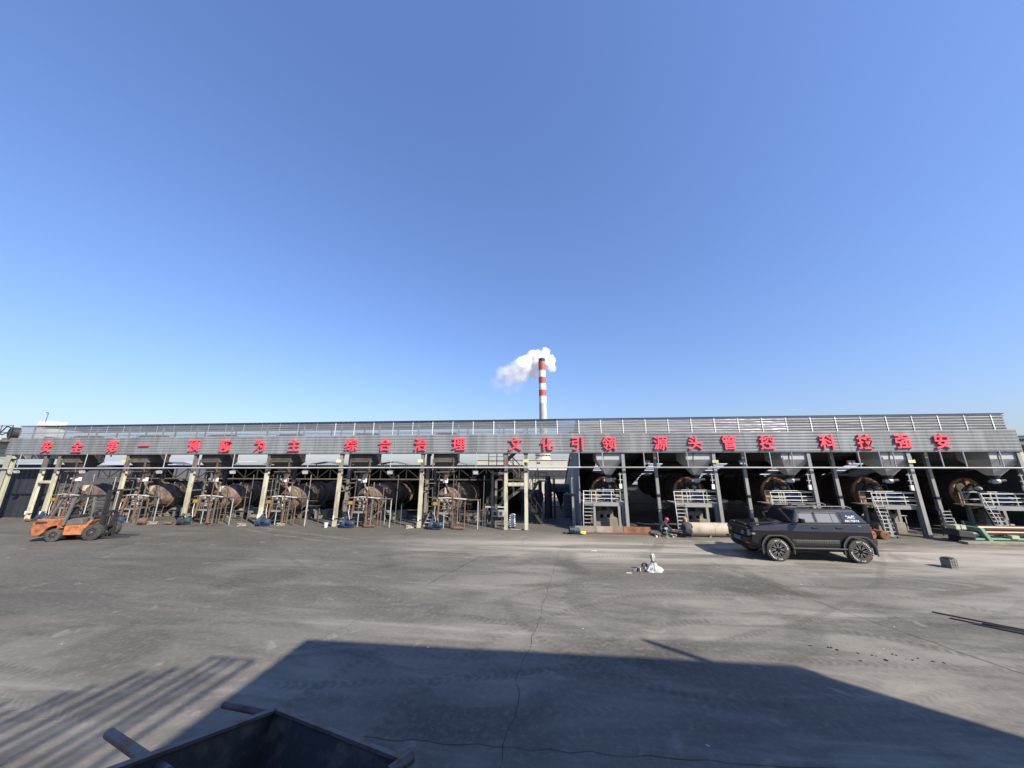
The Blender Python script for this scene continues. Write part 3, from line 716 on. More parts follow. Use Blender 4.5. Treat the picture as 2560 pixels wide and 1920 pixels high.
def left_pipework():
    t = thing('gas_pipe_frame', '', 'pipework', group='lagged pipe frames')
    MB().path([(-.2, .06, 1.62), (.25, .05, 1.66), (.8, .05, 1.63), (1.45, .05, 1.58)], .038, 10).build('lagged_pipe', 'white_lag', t, True)
    MB().path([(1.45, .05, 1.58), (1.75, .05, 1.55), (2.05, .05, 1.57), (2.2, .05, 1.53)], .045, 10).build('lagged_pipe', 'sooty_pipe', t, True)
    MB().path([(-.2, .06, 1.62), (-.55, .06, 1.58)], .05, 10).build('lagged_pipe', 'sooty_pipe', t, True)
    MB().tube((-.15, .04, 1.62), (-.22, -.02, .45), .065, 12).build('gas_drop', 'rust_pipe', t, True)
    MB().tube((2.13, .05, 0), (2.13, .05, 1.52), .03, 10).build('post', 'lamp_box', t)
    MB().tube((1.35, .12, 0), (1.35, .12, 1.58), .032, 10).build('post', 'rust_pipe', t)
    MB().tube((.66, -.02, 0), (.68, -.02, 3.2), .03, 10).build('post', 'rust_pipe', t)
    MB().tube((.92, .1, 0), (.95, .1, 2.5), .045, 10).build('post', 'sooty_pipe', t)
    MB().tube((.70, .02, 0), (.70, .02, .85), .035, 10).build('post', 'rust_pipe', t)
    MB().tube((-.32, .3, .9), (-.3, .3, 3.0), .02, 8).build('conduit', 'sooty_pipe', t)
    for x in (.78, .9): MB().tube((x, .12, 0), (x, .12, .9), .016, 6).build('ladder_rail', 'sooty_pipe', t)
    for z in (.2, .4, .6, .8): MB().tube((.72, .08, z), (.92, .08, z), .014, 6).build('ladder_rung', 'sooty_pipe', t)
    o = MB().box(-.47, -.22, -.08, .02, 1.25, 1.43).build('yellow_box', 'yellow_box', t)
    MB().path([(-.36, -.03, 1.25), (-.38, -.05, .8), (-.28, -.05, .4)], .014, 6).build('cable', 'white_paint', t)
    return t
def blower(mat='blue_motor'):
    t = thing('blower_motor', '', 'motor', group='blowers at the kiln fronts')
    MB().lathe([(.05, -.02), (.14, 0), (.15, .03), (.15, .34), (.13, .38), (.05, .39)], (-.02, 0, .24), (1, .12, 0), 18).build('motor_body', mat, t, True)
    for k in range(6): MB().lathe([(.15, 0), (.165, .005), (.165, .015), (.15, .02)], (.03 + k * .05, .003 + k * .006, .24), (1, .12, 0), 18, False).build('cooling_fin', mat, t)
    MB().lathe([(.04, -.08), (.21, -.07), (.22, -.05), (.22, .07), (.21, .09), (.04, .1)], (-.22, 0, .25), (1, .12, 0), 22).build('fan_casing', mat, t, True)
    MB().tube((-.2, .0, .42), (-.12, .02, .62), .08, 12).build('outlet', mat, t)
    for x in (-.3, .3): MB().box(x - .03, x + .03, -.14, .14, 0, .06).build('foot', 'dark_steel', t)
    MB().box(-.35, .35, -.12, .12, .055, .09).build('base_frame', mat, t)
    MB().box(.05, .19, -.2, -.1, .26, .38).build('terminal_box', mat, t)
    return t
ho0, ki0, pl0, pi0 = left_hopper(), left_kiln(), left_platform(), left_pipework()
bl0, bl1 = blower('blue_motor'), blower('teal_motor')
for i, x in enumerate(LB):
    q = ORD[i]
    args = [(ho0, (x, .76, 0), 'brown steel feed hopper hanging below the fascia, %s from the left' % q),
            (ki0, (x - .05, 1.55, 0), 'rusty brown rotary kiln lying under the %s hopper from the left' % q),
            (pl0, (x, 0.25, 0), 'sooty railed burner platform before the %s rusty kiln from the left' % q),
            (pi0, (x, 0.18, 0), 'frame of lagged and rusty pipes before the %s rusty kiln from the left' % q)]
    for o, loc, lab in args:
        if i == 0: o.location = loc; o['label'] = lab
        else: dup(o, loc, lab)
    src = bl1 if i in (2,) else bl0
    lab = '%s blower motor on the ground before the %s rusty kiln from the left' % ('teal' if i == 2 else 'blue', q)
    loc = (x - .22 + (.25 if i in (1,) else 0) - (.3 if i == 2 else 0), -.12, 0)
    if i == 0: bl0.location = loc; bl0['label'] = lab
    elif i == 2: bl1.location = loc; bl1['label'] = lab
    else: dup(src, loc, lab)
for i, x in enumerate(LB):
    rnd = random.Random(40 + i)
    t = thing('scaffold_poles', 'thin dirty scaffold poles and rails around the %s rusty kiln from the left' % ORD[i], 'scaffold', (x, .3, 0), group='scaffolds round the left kilns')
    for k in range(12):
        px, py = rnd.uniform(-1.6, 2.6), rnd.uniform(.05, 1.1); h = rnd.choice((.9, 1.2, 1.6, 2.2, 2.9)); ln = rnd.uniform(-.06, .06)
        MB().tube((px, py, 0), (px + ln, py + ln, h), rnd.choice((.016, .02, .026)), 6).build('pole', rnd.choice(('sooty_pipe', 'rust_pipe', 'sooty_pipe', 'lamp_box')), t)
    for k in range(13):
        px, py, z, w_ = rnd.uniform(-1.4, 1.5), rnd.uniform(.05, 1.0), rnd.uniform(.3, 1.6), rnd.uniform(.4, 1.3)
        MB().tube((px, py, z), (px + w_, py + rnd.uniform(-.1, .1), z + rnd.uniform(-.05, .05)), rnd.choice((.014, .02)), 6).build('rail', rnd.choice(('sooty_pipe', 'rust_pipe', 'dirty_cream')), t)
    for k in range(3):
        px = rnd.uniform(-1.0, 1.3); pts = [Vector((px + q * .18 * rnd.choice((-1, 1)), .1 + rnd.uniform(-.05, .1), 1.5 - q * .34 + rnd.uniform(-.1, .1))) for q in range(5)]
        MB().path(pts, .016, 6).build('cable', rnd.choice(('black_steel', 'rust_pipe', 'white_lag')), t)
    n_ = rnd.randint(2, 3)
    for k in range(n_):
        kind = rnd.choice(('bucket', 'brick', 'offcut')); px = x + (-1.7, .75, 2.45)[k] + rnd.uniform(-.1, .2); py = rnd.uniform(-.2, .2)
        where = ('left of', 'before', 'right of')[k]
        if kind == 'bucket':
            o = thing('bucket', 'dirty bucket on the ground %s the %s rusty kiln' % (where, ORD[i]), 'bucket', (px, py, 0)); MB().lathe([(.09, 0), (.12, .24), (.125, .25), (.10, .24)], (0, 0, 0), (0, 0, 1), 16).build('pail', rnd.choice(('white_paint', 'rust_pipe', 'fl_grey')), o, True); MB().path([(-.12, 0, .24), (-.06, 0, .33), (.06, 0, .33), (.12, 0, .24)], .006, 5).build('bail', 'dark_steel', o)
        elif kind == 'brick':
            o = thing('brick_pile', 'small pile of old bricks %s the %s rusty kiln' % (where, ORD[i]), 'bricks', (px, py, 0), rnd.uniform(0, 1))
            for q in range(7): MB().box(-.12, .12, -.055, .055, 0, .055).build('brick', 'concrete', o, loc=((q % 3) * .1 - .1, (q % 2) * .13, (q // 3) * .057 + .002))
        else:
            o = thing('pipe_offcut', 'short rusty pipe offcut lying %s the %s rusty kiln' % (where, ORD[i]), 'pipe', (px, py, .08), rnd.uniform(-.6, .6)); MB().lathe([(.06, 0), (.078, 0), (.078, .55), (.06, .55), (.06, 0)], (0, 0, 0), (1, 0, 0), 16, False).build('tube', 'rust_pipe', o, True); MB().lathe([(.078, .0), (.11, 0), (.11, .02), (.078, .02)], (0, 0, 0), (1, 0, 0), 16, False).build('flange', 'rust_ring', o, True)
for i, (x, y) in enumerate(((-24.4, -.35), (-21.9, -.25))):
    t = thing('gas_valve_set', ['rusty pink valve set lying on the ground between the second and third kilns', 'dark valve set beside the teal blower'][i], 'valve', (x, y, 0))
    MB().lathe([(.1, -.2), (.17, -.15), (.17, .15), (.1, .2)], (0, 0, .2), (1, .2, 0), 14).build('valve_body', 'rust_pipe' if i == 0 else 'dark_steel', t, True)
    MB().tube((0, 0, .3), (0, 0, .55), .03, 8).build('stem', 'sooty_pipe', t)
    MB().lathe([(.03, 0), (.13, .01), (.13, .03), (.03, .04)], (0, 0, .54), (0, 0, 1), 14).build('hand_wheel', 'sooty_pipe', t)
    for s in (-1, 1): MB().beam((s * .2, -.1, 0), (s * .1, 0, .1), .04).build('foot', 'dark_steel', t)

# ------------------------------------------------------------------ right bays
def right_hopper():
    t = thing('feed_hopper', '', 'hopper', group='grey feed hoppers')
    w = .72
    MB().box(-w, w, -.7, .7, 3.80, 5.2).build('bin', 'hopper_grey', t)
    MB().frustum(-.17, .17, -.17, .17, 2.97, -w, w, -.7, .7, 3.795).build('cone', 'hopper_grey', t)
    MB().frustum(-.1, .1, -.1, .1, 2.78, -.17, .17, -.17, .17, 2.965).build('throat', 'dark_steel', t)
    MB().lathe([(.07, -.16), (.13, -.12), (.13, .12), (.07, .16)], (0, 0, 2.68), (1, 0, 0), 14).build('rotary_valve', 'lamp_box', t, True)
    MB().tube((.18, -.02, 2.7), (.42, -.02, 2.72), .075, 12).build('valve_motor', 'dark_steel', t, True)
    MB().box(-.28, -.1, -.12, .05, 2.6, 2.74).build('gearbox', 'lamp_box', t)
    MB().beam((-.3, -.72, 4.15), (-.38, -.72, 3.5), .02).build('conduit', 'dark_steel', t)
    return t
def right_kiln():
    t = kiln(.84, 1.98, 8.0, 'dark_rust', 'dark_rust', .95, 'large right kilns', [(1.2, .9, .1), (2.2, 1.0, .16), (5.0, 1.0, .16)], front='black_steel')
    # rusty end plate lit in the mouth
    MB().lathe([(.3, -.10), (.82, -.07), (.83, -.02), (.83, .05)], (0, 0, 1.98), (0, 1, 0), 44).build('end_plate', 'rust_plate', t, True)
    MB().hexa([(.05, -.16, 2.35), (.35, -.16, 2.3), (.35, -.06, 2.3), (.05, -.06, 2.35)], [(-.1, -.16, 2.78), (.25, -.16, 2.78), (.25, -.06, 2.78), (-.1, -.06, 2.78)]).build('hood_plate', 'rust_orange', t)
    MB().box(-.80, -.45, -.35, -.08, 1.35, 2.05).build('lower_hood', 'rust_plate', t)
    for k, (x, z, r_) in enumerate(((.25, 2.25, .1), (.1, 1.95, .14), (-.15, 2.15, .08), (.4, 2.0, .09), (.0, 2.45, .07))):
        MB().lathe([(r_ * .5, -.5), (r_, -.42), (r_, -.12), (r_ * 1.2, -.1)], (x, 0, z), (0, 1, 0), 14).build('nozzle', 'lamp_box' if k in (0, 2) else 'dark_steel', t, True)
    MB().path([(.3, -.4, 2.3), (.55, -.4, 2.45), (.75, -.35, 2.35), (.8, -.35, 1.7)], .045, 10).build('gas_hose', 'black_steel', t, True)
    MB().path([(.1, -.4, 1.9), (.2, -.5, 1.7), (.45, -.5, 1.6)], .03, 8).build('gas_hose', 'black_steel', t, True)
    return t
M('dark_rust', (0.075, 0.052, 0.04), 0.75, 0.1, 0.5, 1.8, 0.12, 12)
def right_platform():
    t = thing('burner_platform', '', 'platform', group='right burner platforms')
    x0, x1 = -1.54, .78
    MB().box(x0, x1, .02, 1.3, 1.46, 1.50).build('deck', 'grey_steel', t)
    MB().box(x0 + .52, x1, -.02, .04, 1.30, 1.50).build('edge_beam', 'grey_steel', t)
    MB().box(x0, x0 + .52, -.02, .04, 1.40, 1.50).build('edge_beam', 'grey_steel', t)
    for x in (-.98, .6): MB().hbeam(x, .08, 0, 1.46, .14, .14, .016).build('leg', 'grey_steel', t)
    for x in (-.98, .6): MB().hbeam(x, 1.2, 0, 1.46, .14, .14, .016).build('leg', 'grey_steel', t)
    for i, x in enumerate((x0 + .02, x0 + .44, -.85, 0.0, .72)):
        MB().tube((x, 0, 1.5), (x, 0, 2.09), .022, 8).build('rail_post', 'white_rail', t)
    for z in (1.70, 1.89, 2.09): MB().tube((x0, 0, z), (x1 - .03, 0, z), .02, 8).build('rail', 'white_rail', t)
    for x in (x0 + .5, -.2, .35, .74): MB().tube((x, 1.25, 1.5), (x, 1.25, 2.09), .02, 8).build('rail_post', 'white_rail', t)
    for z in (1.72, 2.09): MB().tube((x0 + .5, 1.25, z), (x1 - .03, 1.25, z), .018, 8).build('rail', 'white_rail', t)
    for z in (1.72, 2.09): MB().tube((x1 - .03, 0, z), (x1 - .03, 1.25, z), .018, 8).build('rail', 'white_rail', t)
    # ship's ladder at the left
    for s in (0, .5):
        MB().beam((x0 - .10 + s, -.42, .0), (x0 + .02 + s, .04, 1.48), .03, .10).build('stringer', 'dark_steel', t)
        MB().tube((x0 - .1 + s, -.42, .05), (x0 - .1 + s, -.42, .9), .018, 8).build('rail_post', 'white_rail' if s == 0 else 'dark_steel', t)
    MB().tube((x0 - .1, -.42, .9), (x0 + .02, 0, 2.09), .018, 8).build('rail', 'white_rail', t)
    for k in range(8):
        f = (k + .6) / 8.4
        MB().box(x0 - .08 + .12 * f, x0 + .38 + .12 * f, -.5 + .45 * f, -.32 + .45 * f, 1.48 * f, 1.48 * f + .025).build('step', 'lamp_box', t)
    return t
def right_blower():
    t = thing('burner_blower', '', 'blower', group='blue burner blowers')
    MB().lathe([(.05, -.1), (.24, -.09), (.26, -.06), (.26, .06), (.24, .09), (.05, .1)], (0, 0, .30), (.3, 1, 0), 22).build('fan_casing', 'blue_motor', t, True)
    MB().lathe([(.05, 0), (.13, .02), (.14, .3), (.1, .33)], (.12, 0, .30), (1, 0, 0), 16).build('motor_body', 'blue_motor', t, True)
    MB().box(-.25, .45, -.1, .14, 0, .06).build('base_frame', 'dark_steel', t)
    MB().frustum(-.3, -.1, -.08, .1, .3, -.26, -.12, -.06, .1, .58).build('outlet', 'blue_motor', t)
    return t
def kiln_plinth():
    t = thing('kiln_plinth', '', 'plinth', group='concrete kiln plinths')
    MB().box(-.82, .5, 0, 1.1, 0, .57).build('concrete_block', 'concrete', t, bevel=.02)
    MB().box(-.62, .3, .1, .9, .76, .98).build('saddle', 'roller_grey', t)
    for x in (-.62, -.25, .12): MB().box(x, x + .18, .1, .9, .57, .76).build('foot', 'roller_grey', t)
    MB().prism([(-.5, .98), (.2, .98), (.1, 1.2), (-.05, 1.28), (-.3, 1.28), (-.42, 1.2)], .25, .5).build('bearing', 'roller_grey', t)
    MB().lathe([(.03, -.02), (.13, 0), (.13, .1), (.03, .12)], (-.16, .16, 1.12), (0, 1, 0), 18).build('roller_cap', 'black_steel', t, True)
    return t
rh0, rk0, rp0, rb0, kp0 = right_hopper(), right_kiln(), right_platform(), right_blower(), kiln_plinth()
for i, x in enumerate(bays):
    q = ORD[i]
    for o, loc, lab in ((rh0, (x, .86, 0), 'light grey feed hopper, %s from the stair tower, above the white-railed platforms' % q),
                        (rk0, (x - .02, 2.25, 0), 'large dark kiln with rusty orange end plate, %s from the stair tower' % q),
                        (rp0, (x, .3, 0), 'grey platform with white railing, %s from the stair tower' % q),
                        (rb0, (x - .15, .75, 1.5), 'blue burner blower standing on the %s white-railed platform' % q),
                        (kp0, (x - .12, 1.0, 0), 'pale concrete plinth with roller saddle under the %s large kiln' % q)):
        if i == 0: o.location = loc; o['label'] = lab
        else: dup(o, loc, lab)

# ------------------------------------------------------------------ stair tower and the gap in the middle
def flight(label, p, q, w, n, mat, rail=True, group=None):
    """stair flight rising from p to q (x,z change), w = width in y"""
    p, q = Vector(p), Vector(q)
    t = thing('stair_flight', label, 'stairs', p, group=group); d = q - p
    for y in (0, w):
        MB().beam((0, y, 0), (d.x, d.y + y, d.z), .04, .16).build('stringer', mat, t)
        if rail:
            MB().beam((0, y, .85), (d.x, d.y + y, d.z + .85), .03).build('handrail', mat, t)
            MB().beam((0, y, .45), (d.x, d.y + y, d.z + .45), .02).build('midrail', mat, t)
            for k in range(4):
                f = k / 3; MB().beam((d.x * f, d.y * f + y, d.z * f), (d.x * f, d.y * f + y, d.z * f + .85), .03).build('baluster', mat, t)
    for k in range(n):
        f = (k + .5) / n; c = d * f
        MB().box(c.x - .11, c.x + .11, c.y + .03, c.y + w - .03, c.z, c.z + .03).build('step', mat, t)
    return t
flight('pale stair flight rising right behind the portal columns', (-3.25, .95, .85), (-1.3, .95, 2.25), .7, 8, 'dirty_cream')
flight('dark upper stair flight rising right above the header pipe', (-2.5, 1.4, 3.7), (-1.1, 1.4, 5.0), .7, 8, 'dark_steel')
flight('stair flight falling right from the upper landing', (-1.35, 2.2, 2.35), (-2.45, 2.2, 3.5), .7, 7, 'dirty_cream')
flight('black stair flight leaning left to the ground in the gap', (-.28, 2.1, 0), (-1.25, 2.1, 1.4), .7, 8, 'dark_steel')
flight('pale narrow stair flight climbing right to the small cream landing', (-1.05, 3.0, 1.5), (-.5, 3.0, 2.45), .6, 6, 'dirty_cream')
t = thing('stair_landing', 'dark railed landing standing on the low shed roof', 'landing', (-3.4, 4.5, 3.3))
MB().box(-.6, .7, -.3, .5, 0, .2).build('deck', 'black_steel', t)
for x in (-.58, -.0, .5): MB().box(x - .025, x + .025, -.3, -.25, .2, 1.02).build('post', 'dark_steel', t)
for z in (.42, .78, 1.0): MB().box(-.6, .55, -.3, -.26, z, z + .03).build('rail', 'dark_steel', t)
MB().box(-.5, -.4, 0, .1, -3.3, 0).build('leg', 'dark_steel', t); MB().box(.4, .5, 0, .1, -3.3, 0).build('leg', 'dark_steel', t)
t = thing('stair_landing', 'small cream landing with railing in the gap before the pale building', 'landing', (-.2, 3.3, 2.45))
MB().box(-.3, .3, -.3, .5, 0, .07).build('deck', 'dirty_cream', t)
for x in (-.28, .28): MB().tube((x, -.28, 0), (x, -.28, .62), .022, 8).build('post', 'dirty_cream', t)
for z in (.3, .6): MB().tube((-.28, -.28, z), (.28, -.28, z), .02, 8).build('rail', 'dirty_cream', t)
for x in (-.25, .25): MB().box(x - .05, x + .05, 0, .1, -2.45, 0).build('leg', 'dark_steel', t)
t = thing('steel_post_frame', 'dirty rusty post pair left of the portal carrying the control boxes', 'frame', (-3.08, .8, 0))
MB().hbeam(-.06, 0, 0, 3.2, .12, .12, .015).build('post', 'dirty_cream', t); MB().hbeam(.12, .15, 0, 2.6, .12, .12, .015).build('post', 'dirty_cream', t)
MB().beam((-.2, -.05, 3.1), (.8, -.6, 2.75), .05, .06).build('brace', 'rust_pipe', t)
MB().box(-.1, .8, -.1, .0, 2.95, 3.1).build('arm', 'dirty_cream', t)
t = thing('pipe_rail', 'white pipe rail beside the control boxes', 'rail', (-3.0, .75, 0))
MB().tube((-.57, 0, 1.12), (.55, 0, 1.12), .03, 10).build('rail', 'white_rail', t); MB().tube((-.57, 0, 0), (-.57, 0, 1.3), .025, 8).build('post', 'sooty_pipe', t)
MB().tube((-.57, .9, 0), (-.6, .9, 1.4), .025, 8).build('post', 'sooty_pipe', t)
t = thing('control_cabinet', 'grey control cabinet with two doors by the portal column', 'cabinet', (-2.8, .7, .60))
MB().box(-.34, .33, 0, .25, 0, .36).build('case', 'lamp_box', t)
for x in (-.31, .02):
    d = MB().box(x, x + .29, -.015, -.002, .03, .33).build('door', 'grey_steel', t)
    MB().box(x + .06, x + .23, -.022, -.0155, .08, .27).build('panel', 'dark_steel', d)
MB().box(-.25, -.2, .05, .15, -.6, 0).build('leg', 'dark_steel', t); MB().box(.2, .25, .05, .15, -.6, 0).build('leg', 'dark_steel', t)
def sack_geo(w, d, h, seed):
    rnd = random.Random(seed); nx, ny = 8, 6; vs = []; fs = []
    for s in (1, -1):
        for i in range(nx + 1):
            for j in range(ny + 1):
                u, v = i / nx * 2 - 1, j / ny * 2 - 1
                e = max(0, (1 - abs(u) ** 3) * (1 - abs(v) ** 3))
                vs.append((u * w / 2 + rnd.uniform(-.01, .01), v * d / 2 + rnd.uniform(-.01, .01), h / 2 + s * h / 2 * (e ** .5) * rnd.uniform(.9, 1.05)))
    n = (nx + 1) * (ny + 1)
    for s in (0, 1):
        for i in range(nx):
            for j in range(ny):
                a = s * n + i * (ny + 1) + j; q = (a, a + ny + 1, a + ny + 2, a + 1)
                fs.append(q if s == 0 else q[::-1])
    return MB().add(vs, fs)
for k in range(6):
    o = sack_geo(.32, .5, .15, k).build('white_sack', 'white_paint', None, True, loc=(-1.98 + random.uniform(-.02, .02), .95, k * .118))
    o.rotation_euler = (0, 0, random.uniform(-.1, .1))
    tag(o, 'white sack, %s from the bottom of the stack behind the portal' % ORD[k], 'sack', 'stacked white sacks')
o = MB().box(-.32, .34, -.05, .1, 0, .03).build('floor_rail', 'lamp_box', None, loc=(-1.7, .3, 0.004)); tag(o, 'low steel sill between the two portal columns', 'sill')
t = thing('process_duct', 'tall black duct and column standing in the gap', 'duct', (.15, 4.8, 0))
MB().lathe([(.26, 0), (.26, 2.2), (.18, 2.5), (.18, 2.75)], (0, 0, 0), (0, 0, 1), 20).build('duct', 'dark_steel', t, True)
MB().hbeam(-.5, -.2, 0, 2.5, .14, .14).build('post', 'dark_steel', t); MB().hbeam(-.95, -.2, 0, 2.3, .12, .12).build('post', 'dark_steel', t)
MB().hbeam(.42, -.2, 0, 2.6, .14, .14).build('post', 'dark_steel', t)
MB().lathe([(.3, -.05), (.3, .05)], (0, 0, 1.5), (0, 0, 1), 20).build('flange', 'dark_steel', t, True)
t = thing('gas_drum', 'dark horizontal drum vessel behind the stairs in the gap', 'vessel', (-1.1, 6.2, 0))
MB().lathe([(.2, -.9), (.55, -.75), (.55, .75), (.2, .9)], (0, 0, 1.2), (1, 0, 0), 24).build('shell', 'dark_steel', t, True)
for x in (-.5, .5): MB().box(x - .08, x + .08, -.4, .4, 0, .8).build('saddle', 'dark_steel', t)
t = thing('dust_collector', 'dark dust collector with pointed hopper seen through the gap', 'collector', (1.2, 9.2, 0))
MB().box(-.95, .95, -.1, 1.5, 1.36, 1.95).build('case', 'shed_wall', t)
for k in range(18): MB().box(-.95 + k * .1, -.91 + k * .1, -.13, -.1, 1.36, 1.7).build('rib', 'dark_steel', t)
MB().frustum(-.06, .06, .6, .72, .2, -.46, .46, 0, 1.4, 1.36).build('cone', 'dark_steel', t)
for x in (-.9, .55): MB().box(x, x + .1, -.05, .05, 0, 1.36).build('leg', 'dark_steel', t)
MB().box(-.9, .6, -.03, .03, .18, .25).build('tie', 'dark_steel', t)
MB().tube((0, .66, -.0), (0, .66, .22), .06, 10).build('outlet', 'dark_steel', t)
t = thing('wall_panel_box', 'tall dark panelled cabinet beside the dust collector', 'cabinet', (1.55, 5.2, 0))
MB().box(-.3, .25, 0, .8, .05, 1.5).build('case', 'left_wall', t)
for z in (.5, 1.0): MB().box(-.3, .25, -.01, 0, z, z + .02).build('seam', 'dark_steel', t)
# pale building behind
t = thing('pale_building', 'cream panelled plant building seen through the gap behind the stair tower', 'building', (-2, 20, 0))
for k in range(6):
    x = -6 + k * 1.75
    MB().box(x + .015, x + 1.735, 0, .2, 0.0, 4.07).build('wall_panel', 'cream_wall', t)
MB().box(-6, 4.5, .05, 6, 0, 4.0).build('core', 'cream_wall', t)
MB().box(-6.05, 4.55, -.08, 6, 4.07, 4.14).build('coping', 'cream_wall', t)
MB().box(-6.05, 4.55, -.25, 0, 2.95, 3.06).build('ledge', 'white_paint', t)
MB().box(-1.2, 4.5, -.3, -.02, 2.3, 2.85).build('canopy', 'dark_steel', t)
w = MB().box(1.7, 2.4, -.03, -.005, 1.95, 2.25).build('window', 'dark_steel', t); MB().box(1.75, 2.35, -.035, -.031, 1.98, 2.22).build('pane', 'lamp_glass', w)
s = MB().box(.4, .75, -.03, -.005, 1.85, 2.2).build('notice', 'white_paint', t); MB().box(.47, .68, -.035, -.031, 1.92, 2.12).build('red_mark', 'red_sign', s)
for x in (1.22, 1.42): MB().lathe([(.02, -.04), (.10, -.03), (.10, 0)], (x - .1, 0, 3.75), (0, 1, 0), 16).build('vent', 'dark_steel', t)
for k in range(34): MB().tube((-5.8 + k * .3, -.2, 3.06), (-5.8 + k * .3, -.2, 3.3), .015, 5).build('rail_post', 'lamp_box', t)
for z in (4.5, 4.85, 5.2): MB().tube((-6, .1, z), (4.5, .1, z), .018, 6).build('roof_rail', 'lamp_box', t)
for k in range(8): MB().tube((-6 + k * 1.5, .1, 4.14), (-6 + k * 1.5, .1, 5.2), .02, 6).build('roof_post', 'lamp_box', t)
t = thing('stack_base', 'squat cream flared stack base with collar on the pale building roof', 'stack', (-.28, 22, 4.0))
MB().lathe([(1.05, 0), (.72, .55), (.72, .6)], (0, 0, .1), (0, 0, 1), 28).build('flare', 'cream_wall', t, True)
MB().lathe([(.9, .7), (.95, .74), (.95, .86), (.7, .9)], (0, 0, 0), (0, 0, 1), 28).build('collar', 'pale_pipe', t, True)
MB().lathe([(.66, .86), (.66, 1.9)], (0, 0, 0), (0, 0, 1), 28).build('neck', 'cream_wall', t, True)
for k in range(10):
    a = k * math.pi / 5; MB().box(-.03, .03, .7, .93, .58, .72).xf(Matrix.Rotation(a, 4, 'Z')).build('bracket', 'sooty_pipe', t)

# chimney
t = thing('chimney', 'tall red and white banded chimney rising behind the shed', 'chimney', (-.25, 60, 0))
bands = [(0, 18.1, 'stack_grey'), (18.1, 19.8, 'stack_white'), (19.8, 21.4, 'stack_red'), (21.4, 23.0, 'stack_white'), (23.0, 24.65, 'stack_red'), (24.65, 26.35, 'stack_white'), (26.35, 28.6, 'stack_red'), (28.6, 29.45, 'soot')]
def cr(z): return .98 - .17 * z / 29.45
for a, b, mt in bands:
    MB().lathe([(cr(a), a), (cr(b), b)], (0, 0, 0), (0, 0, 1), 36, mt == 'soot').build('band', mt, t, True)
for k in range(14):      # soot runs below the rim
    a = R(random.uniform(-170, 20)); z1 = 28.7; z0 = z1 - random.uniform(.5, 2.2); rr = cr(28) + .012; w = random.uniform(.03, .07)
    MB().add([(math.cos(a - w) * rr, math.sin(a - w) * rr, z1), (math.cos(a + w) * rr, math.sin(a + w) * rr, z1), (math.cos(a) * (rr + .012), math.sin(a) * (rr + .012), z0)], [(0, 1, 2)]).build('soot_run', 'soot' if k % 3 else 'stack_white', t)
for k in range(5):
    a = R(random.uniform(-150, -30)); z1 = 26.3; z0 = z1 - random.uniform(.4, 1.3); rr = cr(25) + .012; w = .03
    MB().add([(math.cos(a - w) * rr, math.sin(a - w) * rr, z1), (math.cos(a + w) * rr, math.sin(a + w) * rr, z1), (math.cos(a) * (rr + .012), math.sin(a) * (rr + .012), z0)], [(0, 1, 2)]).build('soot_run', 'soot', t)
m = MB(); a = R(150)
for s in (-.15, .15): m.tube((math.cos(a) * 1.02 + s * math.sin(a), math.sin(a) * 1.02 - s * math.cos(a), .5), (math.cos(a) * .9 + s * math.sin(a), math.sin(a) * .9 - s * math.cos(a), 29), .025, 5)
m.build('ladder', 'stack_grey', t)

# steam plume
blobs = [(.3, 62, 30.6, 1.7, 1), (.75, 62, 32.0, 1.15, 1), (1.5, 62, 29.4, 1.6, 1), (2.1, 62, 27.7, 1.2, .55), (-1.0, 62, 30.9, 1.6, 1), (-2.6, 62, 31.3, 1.35, 1), (-1.6, 62.3, 29.3, 1.7, .8), (-3.9, 62, 29.4, 1.7, .9),
         (-5.4, 62, 29.0, 1.8, .75), (-4.2, 62.5, 27.3, 1.9, .55), (-6.9, 62.3, 27.7, 1.9, .5), (-2.2, 63, 27.2, 1.8, .45), (-6.0, 62.5, 25.7, 2.0, .34), (-8.8, 62.5, 27.0, 1.9, .36), (-8.6, 62.5, 24.9, 2.0, .24), (-10.6, 63, 26.3, 2.0, .2), (-11.4, 63, 24.2, 2.2, .10), (-9.6, 63, 22.8, 2.4, .06), (-6.8, 63, 23.2, 2.2, .07)]
sm = bpy.data.materials.new('steam'); sm.use_nodes = True
nt = sm.node_tree; nt.nodes.clear(); L = nt.links.new
out = nt.nodes.new('ShaderNodeOutputMaterial'); pv = nt.nodes.new('ShaderNodeVolumePrincipled')
pv.inputs['Color'].default_value = (.995, .995, .997, 1); pv.inputs['Anisotropy'].default_value = 0.0
tc = nt.nodes.new('ShaderNodeNewGeometry')
nz = nt.nodes.new('ShaderNodeTexNoise'); nz.inputs['Scale'].default_value = .55; nz.inputs['Detail'].default_value = 5; nz.inputs['Roughness'].default_value = .62
L(tc.outputs['Position'], nz.inputs['Vector'])
acc = None
def mth(op, a, b=None):
    n = nt.nodes.new('ShaderNodeMath'); n.operation = op
    for i, q in enumerate((a, b)):
        if q is None: continue
        if isinstance(q, (int, float)): n.inputs[i].default_value = q
        else: L(q, n.inputs[i])
    return n.outputs[0]
nn = mth('MULTIPLY', mth('SUBTRACT', nz.outputs['Fac'], .5), 1.9)
